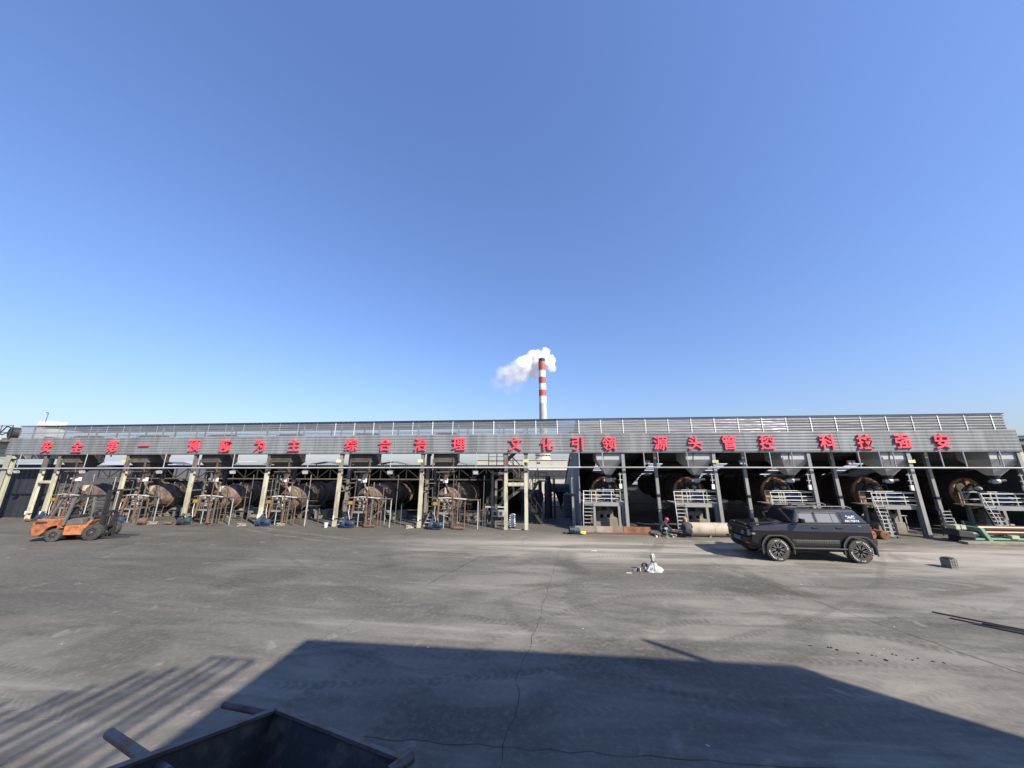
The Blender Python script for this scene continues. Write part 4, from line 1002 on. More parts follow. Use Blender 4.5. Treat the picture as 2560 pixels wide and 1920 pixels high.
for (bx, by, bz, br, dn) in blobs:
    vm = nt.nodes.new('ShaderNodeVectorMath'); vm.operation = 'DISTANCE'; vm.inputs[1].default_value = (bx, by, bz)
    L(tc.outputs['Position'], vm.inputs[0])
    d = mth('ADD', mth('DIVIDE', vm.outputs['Value'], br), nn)
    f = nt.nodes.new('ShaderNodeMapRange'); f.interpolation_type = 'SMOOTHSTEP'
    soft = .16 if dn > .6 else .75
    f.inputs[1].default_value = 1.0 + soft * .3; f.inputs[2].default_value = 1.0 - soft; f.inputs[3].default_value = 0; f.inputs[4].default_value = dn ** 1.5 * 4.5
    L(d, f.inputs[0])
    acc = f.outputs[0] if acc is None else mth('MAXIMUM', acc, f.outputs[0])
L(acc, pv.inputs['Density']); L(pv.outputs[0], out.inputs['Volume'])
MATS['steam'] = sm
hull = []
m = MB()
def ell(cx, cy, cz, rx, ry, rz_):
    vs = []; fs = []; nu, nv = 20, 12
    for j in range(nv + 1):
        p = math.pi * j / nv
        for i in range(nu):
            a = 2 * math.pi * i / nu; vs.append((cx + rx * math.sin(p) * math.cos(a), cy + ry * math.sin(p) * math.sin(a), cz + rz_ * math.cos(p)))
    for j in range(nv):
        for i in range(nu): fs.append((j * nu + i, (j + 1) * nu + i, (j + 1) * nu + (i + 1) % nu, j * nu + (i + 1) % nu))
    return vs, fs
m.add(*ell(0, 0, 0, 14.0, 5.0, 9.5))
pl = m.build('steam_plume', 'steam', None, loc=(-6.4, 62.3, 26.0)); pl.rotation_euler = (0, R(-22), 0)
tag(pl, 'white steam plume drifting left from the chimney top', 'steam')

# ------------------------------------------------------------------ far left
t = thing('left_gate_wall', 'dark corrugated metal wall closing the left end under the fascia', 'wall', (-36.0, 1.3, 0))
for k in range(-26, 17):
    MB().prism([(k * .2, 0), (k * .2 + .03, .0), (k * .2 + .06, 0), (k * .2 + .2, 0), (k * .2 + .2, 3.55), (k * .2, 3.55)], -.0 if k % 2 else .015, .05).build('wall_sheet', 'navy_wall' if k < 11 else 'left_wall', t)  # dark-painted sheets; the lighter right-hand ones paint in the sunlit strip
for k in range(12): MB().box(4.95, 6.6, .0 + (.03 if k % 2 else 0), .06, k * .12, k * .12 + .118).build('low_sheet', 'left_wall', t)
t = thing('far_left_shed', 'grey low gabled shed roof beyond the left end', 'shed', (-42, 8, 0))
MB().hexa([(-12, 0, 3.4), (8.5, 0, 3.4), (8.5, 9, 3.9), (-12, 9, 3.9)], [(-12, 0, 3.5), (8.5, 0, 3.5), (8.5, 9, 4.0), (-12, 9, 4.0)]).build('roof', 'lamp_box', t)
MB().box(-12, 8.4, .3, .4, 0, 3.4).build('wall', 'shed_wall', t)
t = thing('head_house', 'pale green panelled tower at the left edge carrying a conveyor drive', 'tower', (-38.2, .2, 0))
MB().box(-2.2, 1.5, .5, 2.5, 3.95, 5.05).build('wall', 'greenish_wall', t)
for x in (-2.0, 1.3): MB().hbeam(x, 2.2, 0, 3.95, .3, .3).build('leg', 'greenish_wall', t)
for z in (4.3, 4.65): MB().box(-2.2, 1.5, .485, .499, z, z + .03).build('seam', 'seam', t)
MB().box(-2.4, 1.7, -.3, 2.7, 5.06, 5.2).build('deck', 'dirty_cream', t)
MB().beam((1.3, .3, 4.5), (1.7, -.2, 5.06), .06).build('bracket', 'dirty_cream', t)
for x in (-1.0, -.2, .6, 1.5): MB().tube((x, -.25, 5.2), (x + .06, -.25, 6.2), .025, 8).build('rail_post', 'dark_steel', t)
for z in (5.7, 6.15): MB().tube((-2.2, -.25, z), (1.6, -.25, z), .022, 8).build('rail', 'dark_steel', t)
t2 = thing('conveyor_drive', 'dark round drive drum with hoses on the left tower deck', 'drive', (-37.0, .3, 5.2))
MB().lathe([(.1, -.2), (.38, -.18), (.38, .18), (.1, .2)], (0, 0, .5), (.2, 1, 0), 22).build('drum', 'dark_steel', t2, True)
MB().box(-.5, .4, -.2, .3, 0, .14).build('base', 'dirty_cream', t2)
MB().path([(-.1, -.1, .8), (-.5, -.15, .95), (-.8, -.15, .6), (-1.1, -.1, .4)], .035, 8).build('hose', 'black_steel', t2, True)
MB().path([(-.2, -.2, .5), (-.6, -.2, .35), (-1.2, -.2, .6)], .035, 8).build('hose', 'black_steel', t2, True)
t2 = thing('white_head_box', 'white box with sloped top above the left end of the fascia', 'box', (-36.35, 1.0, 5.2))
MB().hexa([(-.75, 0, 0), (.75, 0, 0), (.75, .9, 0), (-.75, .9, 0)], [(-.2, 0, 1.42), (.75, 0, 1.40), (.75, .9, 1.40), (-.2, .9, 1.42)]).build('case', 'white_paint', t2)
t2 = thing('yard_lamp', 'thin hooked lamp post standing above the left end of the fascia', 'lamp', (-36.0, 1.0, 6.55))
MB().path([(0, 0, 0), (.02, 0, .62), (-.05, 0, .68), (-.24, 0, .68)], .018, 6).build('post', 'dark_steel', t2)
MB().lathe([(.02, 0), (.12, -.05), (.13, -.09), (.02, -.1)], (-.28, 0, .68), (0, 0, 1), 14).build('lamp_head', 'lamp_box', t2, True)
column(-36.15, .1, 4.15, 'greenish_wall', 'broad pale green column at the far left end of the shed front', w=.4, d=.3)
t = thing('edge_girder', 'pale edge frame and downpipe at the right end of the shed', 'frame', (24.6, .6, 0))
MB().hbeam(0, 0, 0, 5.0, .2, .2).build('post', 'pale_green', t); MB().beam((-.6, .3, 4.95), (1.8, .3, 5.0), .12).build('beam', 'dark_steel', t)
MB().box(.2, 2.4, .4, .5, 0, 4.9).build('wall', 'shed_wall', t)

# ------------------------------------------------------------------ parked off-road car (front points to -X)
def wheel(parent, x, y, side, r=.405, w=.29, lettered=True):
    wh = bpy.data.objects.new('wheel', None); COL.objects.link(wh); wh.parent = parent; wh.location = (x, y, r)
    s = side
    ty = MB().lathe([(r * .60, -w * .46), (r * .72, -w * .5), (r * .90, -w * .49), (r * .965, -w * .42), (r * .97, w * .42), (r * .90, w * .49), (r * .72, w * .5), (r * .60, w * .46)], (0, 0, 0), (0, 1, 0), 40, False)
    for k in range(30):
        a = 2 * math.pi * k / 30
        for row, (y0, y1, da) in enumerate(((-w * .5, -w * .22, 0), (-w * .18, w * .18, .09), (w * .22, w * .5, .04))):
            m = MB().box(-.026, .026, y0, y1, r * .955, r); m.xf(Matrix.Rotation(a + da, 4, 'Y')); ty.add(m.v, m.f)
    ty.build('tyre', 'tyre', wh, True)
    rim = MB().lathe([(r * .60, -w * .44), (r * .56, -w * .42), (r * .54, -.02), (r * .54, .04)], (0, 0, 0), (0, 1, 0), 32, False)
    rim.lathe([(r * .53, .0), (r * .53, .03)], (0, 0, 0), (0, 1, 0), 32)
    rim.build('rim', 'rim_dark', wh, True)
    lip = MB().lathe([(r * .605, -.46 * w), (r * .63, -.505 * w), (r * .58, -.505 * w), (r * .57, -.45 * w)], (0, 0, 0), (0, s, 0) if s < 0 else (0, 1, 0), 36, False)
    yo = s * w * .40
    sp = MB()
    for k in range(8):
        a = 2 * math.pi * k / 8
        for da in (-.16, .16):
            p = Vector((math.sin(a) * r * .16, yo, math.cos(a) * r * .16)); q = Vector((math.sin(a + da) * r * .56, s * w * .42, math.cos(a + da) * r * .56))
            sp.beam(p, q, .022, .03, up=(0, 1, 0))
    sp.build('spokes', 'rim_metal', wh)
    MB().lathe([(r * .20, 0), (r * .20, .02), (r * .12, .035)], (0, yo, 0), (0, s, 0), 20).build('hub_cap', 'rim_dark', wh, True)
    bolts = MB()
    for k in range(24):
        a = 2 * math.pi * k / 24; bolts.lathe([(.008, 0), (.008, .014)], (math.sin(a) * r * .58, s * w * .445, math.cos(a) * r * .58), (0, s, 0), 6)
    bolts.build('rim_bolts', 'rim_metal', wh)
    if lettered and s < 0:
        tx = MB()
        for word, mid in (('ALL TERRAIN', 35), ('ALL TERRAIN', 215)):
            for i, chh in enumerate(word):
                if chh == ' ': continue
                a = R(mid + (i - 5) * 9.5)
                vs, fs = text_geo(chh, .058, .002, .002)
                mt = Matrix.Rotation(a, 4, 'Y') @ Matrix.Translation((0, -w * .5 - .004, r * .81)) @ FACE
                tx.add([mt @ v for v in vs], fs)
        tx.build('tyre_lettering', 'white_mark', wh)
    return wh
car = thing('parked_car', 'black boxy off-road car with roof rack and white-lettered tyres parked on the right', 'car', (8.66, -4.07, 0))
WB = 2.83; ra = .50
def arc(cx, cz, r, a0, a1, n): return [(cx + r * math.cos(R(a0 + (a1 - a0) * i / n)), cz + r * math.sin(R(a0 + (a1 - a0) * i / n))) for i in range(n + 1)]
# lower body side profile with both wheel arches
low = [(-.80, .62), (-.80, 1.08), (3.40, 1.06), (3.42, .62), (WB + ra * .98, .55)] + arc(WB, .40, ra, 14, 166, 14) + [(WB - ra * 1.02, .50), (ra * 1.02, .50)] + arc(0, .40, ra, 14, 166, 14) + [(-ra * .98, .55)]
MB().prism(low, -.90, .90).build('body', 'car_paint', car, False, bevel=.03)
# shoulder and bonnet
MB().hexa([(.55, -.90, 1.03), (3.41, -.90, 1.03), (3.41, .90, 1.03), (.55, .90, 1.03)], [(.58, -.83, 1.33), (3.45, -.83, 1.33), (3.45, .83, 1.33), (.58, .83, 1.33)]).build('shoulder', 'car_paint', car, False, bevel=.022)
bon = MB().hexa([(-.80, -.89, 1.05), (.62, -.90, 1.05), (.62, .90, 1.05), (-.80, .89, 1.05)], [(-.72, -.76, 1.21), (.74, -.83, 1.325), (.74, .83, 1.325), (-.72, .76, 1.21)]).build('bonnet', 'car_paint', car, False, bevel=.05)
MB().hexa([(-.6, -.42, 1.20), (.6, -.45, 1.29), (.6, .45, 1.29), (-.6, .42, 1.20)], [(-.55, -.36, 1.25), (.58, -.40, 1.345), (.58, .40, 1.345), (-.55, .36, 1.25)]).build('bonnet_bulge', 'car_paint', bon, False, bevel=.02)
# cabin
GB, GT = dict(x0=.72, x1=3.44, w=.83, z=1.32), dict(x0=.96, x1=3.12, w=.69, z=1.80)
cab = MB().hexa([(GB['x0'], -GB['w'], GB['z']), (GB['x1'], -GB['w'], GB['z']), (GB['x1'], GB['w'], GB['z']), (GB['x0'], GB['w'], GB['z'])],
          [(GT['x0'], -GT['w'], GT['z']), (GT['x1'], -GT['w'], GT['z']), (GT['x1'], GT['w'], GT['z']), (GT['x0'], GT['w'], GT['z'])]).build('cabin', 'car_paint', car, False, bevel=.05)
MB().hexa([(.93, -.70, 1.79), (3.14, -.70, 1.79), (3.14, .70, 1.79), (.93, .70, 1.79)], [(1.06, -.62, 1.86), (3.02, -.62, 1.86), (3.02, .62, 1.86), (1.06, .62, 1.86)]).build('roof', 'car_paint', car, False, bevel=.03)
def side_pane(poly, side, proud, mat, name, parent, bev=0):
    """poly in (x,z); laid on the sloping cabin side"""
    vs = []
    for k in (proud - .012, proud):
        for x, z in poly:
            f = (z - GB['z']) / (GT['z'] - GB['z']); w = GB['w'] + (GT['w'] - GB['w']) * f
            vs.append((x, side * (w + k), z))
    n = len(poly); fs = [tuple(range(n)), tuple(range(2 * n - 1, n - 1, -1))] + [(i, n + i, n + (i + 1) % n, (i + 1) % n) for i in range(n)]
    return MB().add(vs, fs).build(name, mat, parent)
for s in (-1, 1):
    d1 = side_pane([(.88, 1.37), (1.56, 1.37), (1.56, 1.74), (1.05, 1.74)], s, .008, 'car_trim', 'front_door_frame', car)
    side_pane([(.96, 1.385), (1.53, 1.385), (1.53, 1.71), (1.10, 1.71)], s, .014, 'window_film', 'window', d1)
    d2 = side_pane([(1.62, 1.37), (2.42, 1.37), (2.46, 1.42), (2.40, 1.73), (1.62, 1.73)], s, .008, 'car_trim', 'rear_door_frame', car)
    side_pane([(1.66, 1.385), (2.17, 1.385), (2.17, 1.70), (1.66, 1.70)], s, .014, 'window_film', 'window', d2)
    side_pane([(2.20, 1.385), (2.38, 1.385), (2.42, 1.43), (2.36, 1.70), (2.20, 1.70)], s, .014, 'window_film', 'quarter_light', d2)
    side_pane([(.84, 1.355), (2.46, 1.355), (2.46, 1.368), (.84, 1.368)], s, .016, 'flare_grey', 'waist_chrome', car)
    qw = side_pane([(2.56, 1.38), (3.26, 1.38), (3.08, 1.71), (2.54, 1.71)], s, .010, 'window_tint', 'rear_side_window', car)
    # weather shields
    side_pane([(1.08, 1.70), (1.58, 1.70), (1.58, 1.745), (1.10, 1.745)], s, .035, 'car_trim', 'weather_shield', car)
    side_pane([(1.62, 1.70), (2.42, 1.70), (2.41, 1.745), (1.62, 1.745)], s, .035, 'car_trim', 'weather_shield', car)
    # door seams, handles, claddings, steps
    for x in (.60, 1.60, 2.42): MB().box(x - .006, x + .006, min(s * .885, s * .904), max(s * .885, s * .904), .56, 1.02).build('door_gap', 'coal', car)
    for x in (1.38, 2.22):
        h = MB().box(x, x + .22, min(s * .855, s * .895), max(s * .855, s * .895), 1.16, 1.21).build('door_handle', 'car_paint', car, bevel=.01)
    cl = MB().box(.56, WB - .60, min(s * .90, s * .925), max(s * .90, s * .925), .56, .76).build('side_cladding', 'car_trim', car, bevel=.012)
    dm = MB()
    for i in range(26):
        for j in range(3): dm.box(.70 + i * .058, .728 + i * .058, min(s * .925, s * .931), max(s * .925, s * .931), .66 + j * .03, .674 + j * .03)
    dm.build('tread_pattern', 'rim_metal', cl)
    MB().box(.50, WB - .45, min(s * .86, s * 1.0), max(s * .86, s * 1.0), .44, .50).build('side_step', 'car_trim', car, bevel=.015)
    # wide arch flares
    for cx in (0, WB):
        op = arc(cx, .40, ra + .085, -12, 192, 20); ip = arc(cx, .40, ra - .01, 192, -12, 20)
        op = [(min(max(x, cx - ra - .06), cx + ra + .06), min(z, .92)) for x, z in op]
        f = MB().prism(op + ip, min(s * .87, s * .975), max(s * .87, s * .975)).build('arch_flare', 'car_trim', car, bevel=.02)
        op2 = [(cx + (x - cx) * 1.01, z + .004) for x, z in op]; ip2 = [(cx + (x - cx) * .965, z - .03) for x, z in op[::-1]]
        MB().prism(op2 + ip2, min(s * .95, s * .982), max(s * .95, s * .982)).build('flare_trim', 'flare_grey', f)
    # mirror
    mr = MB().box(.86, 1.0, min(s * .98, s * 1.16), max(s * .98, s * 1.16), 1.37, 1.55).build('mirror', 'car_paint', car, bevel=.03)
    MB().beam((.93, s * .86, 1.38), (.93, s * .99, 1.42), .05).build('mirror_arm', 'car_trim', mr)
    # roof rail
    rr = MB().path([(1.05, s * .60, 1.86), (1.18, s * .60, 1.93), (2.95, s * .60, 1.93), (3.10, s * .60, 1.86)], .022, 8).build('roof_rail', 'flare_grey', car)
    for x in (1.7, 2.4): MB().box(x - .05, x + .05, s * .60 - .03, s * .60 + .03, 1.855, 1.92).build('rail_foot', 'car_trim', rr)
    hl = MB().lathe([(.02, -.02), (.11, -.015), (.12, 0), (.12, .06)], (-.83, s * .66, .95), (1, 0, 0), 20).build('headlight', 'head_lamp', car, True)
    MB().box(-.82, -.70, min(s * .78, s * .905), max(s * .78, s * .905), .92, .985).build('side_lamp', 'head_lamp', car)
    for x0, z0 in ((-1.0, .80),):
        MB().lathe([(.03, -.08), (.075, -.07), (.08, -.04), (.08, .03), (.04, .05)], (-.86, s * .42, .92), (1, 0, 0), 18).build('spot_lamp', 'head_lamp', car, True)
    MB().tube((-.88, s * .72, .60), (-.99, s * .72, .60), .035, 10).build('tow_hook', 'tow_red', car)
    MB().box(3.38, 3.465, min(s * .70, s * .84), max(s * .70, s * .84), 1.06, 1.24).build('tail_lamp', 'tow_red', car)
    MB().box(3.0, 3.12, min(s * .83, s * .86), max(s * .83, s * .86), 1.24, 1.28).build('reflector', 'head_lamp', car)
# front and rear ends
wsd = MB().hexa([(.728, -.74, 1.36), (.728, .74, 1.36), (.78, .74, 1.36), (.78, -.74, 1.36)], [(.933, -.62, 1.77), (.933, .62, 1.77), (.98, .62, 1.77), (.98, -.62, 1.77)]).build('windscreen', 'window_tint', car)
MB().box(-.86, -.79, -.62, .62, .80, 1.14).build('grille', 'black_steel', car, bevel=.02)
for k in range(4): MB().box(-.875, -.86, -.5, .5, .83 + k * .055, .855 + k * .055).build('grille_bar', 'car_trim', car)
bf = MB().hexa([(-.86, -.62, .50), (-.55, -.93, .50), (-.55, .93, .50), (-.86, .62, .50)], [(-.89, -.66, .76), (-.55, -.95, .80), (-.55, .95, .80), (-.89, .66, .76)]).build('front_bumper', 'car_trim', car, bevel=.03)
MB().box(-.915, -.895, -.22, .22, .60, .73).build('number_plate', 'plate_blue', bf)
MB().hexa([(-.8, -.6, .34), (-.5, -.7, .40), (-.5, .7, .40), (-.8, .6, .34)], [(-.90, -.62, .5), (-.5, -.75, .5), (-.5, .75, .5), (-.90, .62, .5)]).build('skid_plate', 'black_steel', car)
MB().hexa([(3.30, -.92, .52), (3.58, -.80, .58), (3.58, .80, .58), (3.30, .92, .52)], [(3.30, -.94, .80), (3.62, -.82, .80), (3.62, .82, .80), (3.30, .94, .80)]).build('rear_bumper', 'car_trim', car, bevel=.03)
MB().box(.2, WB - .2, -.7, .7, .32, .55).build('underbody', 'black_steel', car)
for x in (0, WB): MB().tube((x, -.75, .40), (x, .75, .40), .06, 10).build('axle', 'black_steel', car)
MB().box(3.18, 3.20, -.9, -.72, .12, .5).build('mud_flap', 'tow_red', car)
for x in (0, WB):
    for s in (-1, 1): wheel(car, x, s * .815, s)
# lettering and bird-like emblem on the rear side window
def on_window(pt):      # local text xy -> window surface
    x, z = 2.88 + pt.x, 1.50 + pt.y
    f = (z - GB['z']) / (GT['z'] - GB['z']); w = GB['w'] + (GT['w'] - GB['w']) * f
    return (x, -(w + .0125 + pt.z), z)
vs, fs = text_geo("ARC'TERYX", .098, .001, .0012)
MB().add([on_window(v + Vector((0, -.06, 0))) for v in vs], fs).build('window_lettering', 'white_mark', car)
em = MB()
def stroke(pts, w):
    for a, b in zip(pts[:-1], pts[1:]):
        a, b = Vector((*a, 0)), Vector((*b, 0)); d = (b - a).normalized(); nn = Vector((-d.y, d.x, 0)) * w
        em.add([on_window(q) for q in (a - nn, b - nn, b + nn, a + nn)], [(0, 1, 2, 3)])
for pts, w in (([(-.15, .13), (-.06, .075), (.02, .07), (.15, .125)], .009), ([(-.13, .025), (-.05, .06), (.04, .055), (.14, .02)], .009), ([(-.05, .12), (-.01, .07), (.03, .02)], .008), ([(.07, .13), (.03, .08), (-.04, .015)], .008), ([(.10, .09), (.16, .075)], .006), ([(-.10, .1), (-.17, .095)], .006)):
    stroke(pts, w)
em.build('window_emblem', 'white_mark', car)

# ------------------------------------------------------------------ forklift (local +x is forwards)
fl = thing('forklift', 'orange forklift with black overhead guard and raised mast standing on the left', 'forklift', (-23.38, -4.38, 0), R(20))
side = [(-.78, .42), (-.84, .62), (-.78, .86), (-.62, 1.02), (.02, .98), (.05, .86), (.62, .80), (.75, .62)] 
bodyp = [(-.84, .36), (-.88, .60), (-.80, .88), (-.66, 1.02), (.0, .98), (.02, .50), (.46, .40), (.40, .32)] + arc(0.0, .27, .36, 8, 172, 10)[0:0]
cw = [(-.80, .34), (-.85, .62), (-.83, .86), (-.74, 1.02), (.10, .99), (.10, .60)] + arc(0, .30, .40, 55, 165, 8) + [(-.50, .30), (-.72, .26)]
MB().prism(cw, -.52, .52).build('counterweight', 'fl_orange', fl, False, bevel=.05)
MB().hexa([(-.93, -.42, .34), (-.55, -.5, .28), (-.55, .5, .28), (-.93, .42, .34)], [(-.96, -.42, .52), (-.62, -.53, .56), (-.62, .53, .56), (-.96, .42, .52)]).build('rear_bumper', 'fl_grey', fl, bevel=.03)
MB().box(-.945, -.90, -.26, .26, .52, .70).build('radiator_grille', 'fl_black', fl)
MB().hexa([(-.72, -.536, .80), (-.30, -.536, .84), (-.30, -.524, .84), (-.72, -.524, .80)], [(-.74, -.536, .90), (-.36, -.536, .91), (-.36, -.524, .91), (-.74, -.524, .90)]).build('recess', 'fl_black', fl)
sp = [(.30, .28), (.30, .70), (.88, .74), (.98, .92), (1.12, .92), (1.02, .70)] + [(1.12, .60), (.98, .30)]
MB().prism([(.36, .28), (.34, .66), (.40, .70), (1.02, .72), (1.16, .90), (1.26, .90), (1.14, .66), (1.10, .40), (1.0, .26)], -.56, .56).build('side_frame', 'fl_orange', fl, False, bevel=.02)
MB().prism([(.30, .70), (.34, .92), (.46, 1.0), (.84, 1.0), (.90, .72)], -.50, .50).build('battery_case', 'fl_grey', fl, bevel=.03)
for k in range(3): MB().hexa([(-.64 + k * .13, -.40, 1.03), (-.58 + k * .13, -.40, 1.026), (-.50 + k * .13, .3, 1.02), (-.56 + k * .13, .3, 1.024)], [(-.64 + k * .13, -.40, 1.045), (-.58 + k * .13, -.40, 1.041), (-.50 + k * .13, .3, 1.04), (-.56 + k * .13, .3, 1.044)]).build('hazard_stripe', 'dirty_cream', fl)
st = MB().box(.12, .55, -.26, .26, 1.0, 1.12).build('seat', 'fl_black', fl, bevel=.03)
MB().hexa([(.08, -.25, 1.1), (.18, -.25, 1.1), (.18, .25, 1.1), (.08, .25, 1.1)], [(.0, -.24, 1.5), (.08, -.24, 1.5), (.08, .24, 1.5), (.0, .24, 1.5)]).build('backrest', 'fl_black', st, bevel=.03)
MB().beam((1.12, 0, .8), (.98, 0, 1.22), .06).build('steering_column', 'fl_black', fl)
MB().lathe([(.15, 0), (.17, .01), (.17, .03), (.15, .04)], (.95, 0, 1.22), (-.5, 0, 1), 20, False).build('steering_wheel', 'fl_black', fl, True)
for k in range(4): MB().tube((1.05, .15 + k * .05, .85), (1.0, .15 + k * .05, 1.12), .01, 6).build('lever', 'fl_black', fl)
MB().box(1.0, 1.2, -.45, .45, .86, 1.0).build('dashboard', 'fl_black', fl, bevel=.02)
for s in (-1, 1):
    MB().beam((-.36, s * .42, .95), (-.06, s * .42, 1.98), .09, .07).build('guard_post', 'fl_grey', fl)
    MB().beam((.22, s * .47, .70), (.40, s * .46, 1.98), .09, .08).build('guard_post', 'fl_grey', fl)
    MB().beam((1.18, s * .47, .88), (1.06, s * .46, 1.98), .08, .07).build('guard_post', 'fl_grey', fl)
    MB().beam((-.10, s * .46, 1.98), (1.10, s * .46, 2.0), .07, .06).build('guard_rail', 'fl_black', fl)
for k in range(8): MB().beam((-.02 + k * .15, -.44, 1.99), (-.02 + k * .15, .44, 1.99), .03, .04).build('guard_bar', 'fl_black', fl)
for s in (-1, 1):
    MB().hbeam(1.48, s * .36, .12, 2.22, .10, .08, .02).build('outer_mast', 'fl_black', fl)
    MB().hbeam(1.50, s * .27, .14, 2.18, .07, .06, .015).build('inner_mast', 'fl_black', fl)
    MB().tube((1.42, s * .18, .2), (1.42, s * .18, 2.1), .035, 10).build('lift_cylinder', 'fl_grey', fl, True)
    MB().tube((1.1, s * .40, .55), (1.45, s * .36, .8), .035, 8).build('tilt_cylinder', 'fl_grey', fl)
    MB().prism([(1.60, .06), (1.60, .62), (1.66, .62), (1.67, .12), (2.72, .075), (2.74, .06), (1.60, .045)], s * .28 - .06, s * .28 + .06).build('fork', 'fl_black', fl)
    MB().box(1.20, 1.30, s * .50 - .06, s * .50 + .06, 1.12, 1.26).build('work_lamp', 'fl_black', fl)
for z in (.5, 1.2, 2.2): MB().box(1.44, 1.50, -.40, .40, z, z + .09).build('mast_crossbar', 'fl_black', fl)
for z in (.18, .52): MB().box(1.54, 1.60, -.5, .5, z, z + .09).build('carriage_bar', 'fl_black', fl)
for x in (-.4, -.2, 0, .2, .4): MB().box(1.56, 1.59, x - .02, x + .02, .6, 1.25).build('backrest_bar', 'fl_black', fl)
MB().box(1.555, 1.595, -.5, .5, 1.22, 1.27).build('backrest_bar', 'fl_black', fl)
MB().box(-.6, 1.2, -.4, .4, .24, .45).build('chassis', 'fl_black', fl)
def plain_wheel(parent, x, y, s, r, w, hub):
    wh = bpy.data.objects.new('wheel', None); COL.objects.link(wh); wh.parent = parent; wh.location = (x, y, r)
    t = MB().lathe([(r * .5, -w * .45), (r * .8, -w * .5), (r * .97, -w * .42), (r, -w * .2), (r, w * .2), (r * .97, w * .42), (r * .8, w * .5), (r * .5, w * .45)], (0, 0, 0), (0, 1, 0), 32, False)
    for k in range(18):
        m = MB().box(-.02, .02, -w * .46, w * .46, r * .96, r * 1.015).xf(Matrix.Rotation(2 * math.pi * k / 18, 4, 'Y')); t.add(m.v, m.f)
    t.build('tyre', 'tyre', wh, True)
    MB().lathe([(r * .52, -w * .3), (r * .3, -w * .2), (r * .25, w * .2), (r * .52, w * .3)], (0, 0, 0), (0, 1, 0), 24).build('rim', hub, wh, True)
    MB().lathe([(r * .16, 0), (r * .14, .05)], (0, s * w * .2, 0), (0, s, 0), 12).build('hub', 'fl_grey', wh, True)
    for k in range(6):
        a = k * math.pi / 3; MB().lathe([(.016, 0), (.016, .03)], (math.sin(a) * r * .34, s * w * .24, math.cos(a) * r * .34), (0, s, 0), 6).build('wheel_nut', 'fl_grey', wh)
    return wh
for s in (-1, 1):
    plain_wheel(fl, 0, s * .43, s, .29, .20, 'fl_black'); plain_wheel(fl, 1.47, s * .50, s, .36, .24, 'fl_black')

for c in fl.children_recursive:
    if c.type == 'MESH' and c.parent.name != 'wheel' and not c.parent.name.startswith('wheel'):
        for v in c.data.vertices: v.co.x = v.co.x * (1.02 if v.co.x < 0 else 1.077) if v.co.x < 1.3 else 1.40 + (v.co.x - 1.3)

# ------------------------------------------------------------------ workers
def person(label, loc, rz, joints, links, mats, helmet_mat, head, look, hands):
    t = thing('person', label, 'person', loc, rz)
    me = bpy.data.meshes.new('body'); names = list(joints)
    me.from_pydata([joints[k][:3] for k in names], [(names.index(a), names.index(b)) for a, b in links], [])
    o = bpy.data.objects.new('body', me); COL.objects.link(o); o.parent = t
    me.materials.append(MATS[mats])
    sk = o.modifiers.new('skin', 'SKIN'); sk.use_smooth_shade = True
    for i, k in enumerate(names):
        r_ = joints[k][3]; me.skin_vertices[0].data[i].radius = (r_, r_) if not isinstance(r_, tuple) else r_
        me.skin_vertices[0].data[i].use_root = (k == 'pelvis')
    o.modifiers.new('sub', 'SUBSURF').levels = 1; o.modifiers['sub'].render_levels = 2
    h = Vector(head); f = Vector(look).normalized()
    hd = MB().add(*ell(0, 0, 0, .075, .092, .115))
    hd.add(*ell(0, .095, -.01, .014, .022, .022)); 
    for s in (-1, 1): hd.add(*ell(s * .076, 0, -.005, .012, .024, .032))
    q = Vector((0, 1, 0)).rotation_difference(f).to_matrix().to_4x4()
    ho = hd.xf(Matrix.Translation(h) @ q).build('head', 'skin', t, True)
    fc = MB()
    for s in (-1, 1): fc.add(*ell(s * .03, .083, .015, .012, .01, .008))
    fc.add(*ell(0, .085, -.055, .025, .008, .007))
    fc.xf(Matrix.Translation(h) @ q).build('face_features', 'coal', ho)
    hm = MB(); pr = [(.001, .135), (.05, .13), (.09, .10), (.108, .05), (.11, .02)]
    hm.lathe([(r_, z) for r_, z in pr[::-1]], (0, 0, .0), (0, 0, 1), 24); hm.lathe([(.11, .015), (.135, .012), (.135, .022), (.11, .03)], (0, .015, 0), (0, 0, 1), 24, False)
    hm.xf(Matrix.Translation(h) @ q @ Matrix.Translation((0, 0, .02))).build('helmet', helmet_mat, t, True)
    for (p, d, s) in hands:
        p, d = Vector(p), Vector(d).normalized(); up = Vector((0, 0, 1)); sidev = d.cross(up).normalized(); hn = MB()
        hn.beam(p - d * .02, p + d * .085, .08, .03)
        for k, ln in enumerate((.062, .075, .070, .052)):
            b0 = p + d * .08 + sidev * (-.03 + k * .02); b1 = b0 + d * ln * .55 - up * .008; b2 = b1 + d * ln * .4 - up * .035
            hn.tube(b0, b1, .0095, 6); hn.tube(b1, b2, .0085, 6)
        tb = p + d * .02 + sidev * s * .04; hn.tube(tb, tb + d * .035 + sidev * s * .025, .011, 6); hn.tube(tb + d * .035 + sidev * s * .025, tb + d * .065 + sidev * s * .02 - up * .02, .0095, 6)
        hn.build('hand', 'skin', t, True)
    return t
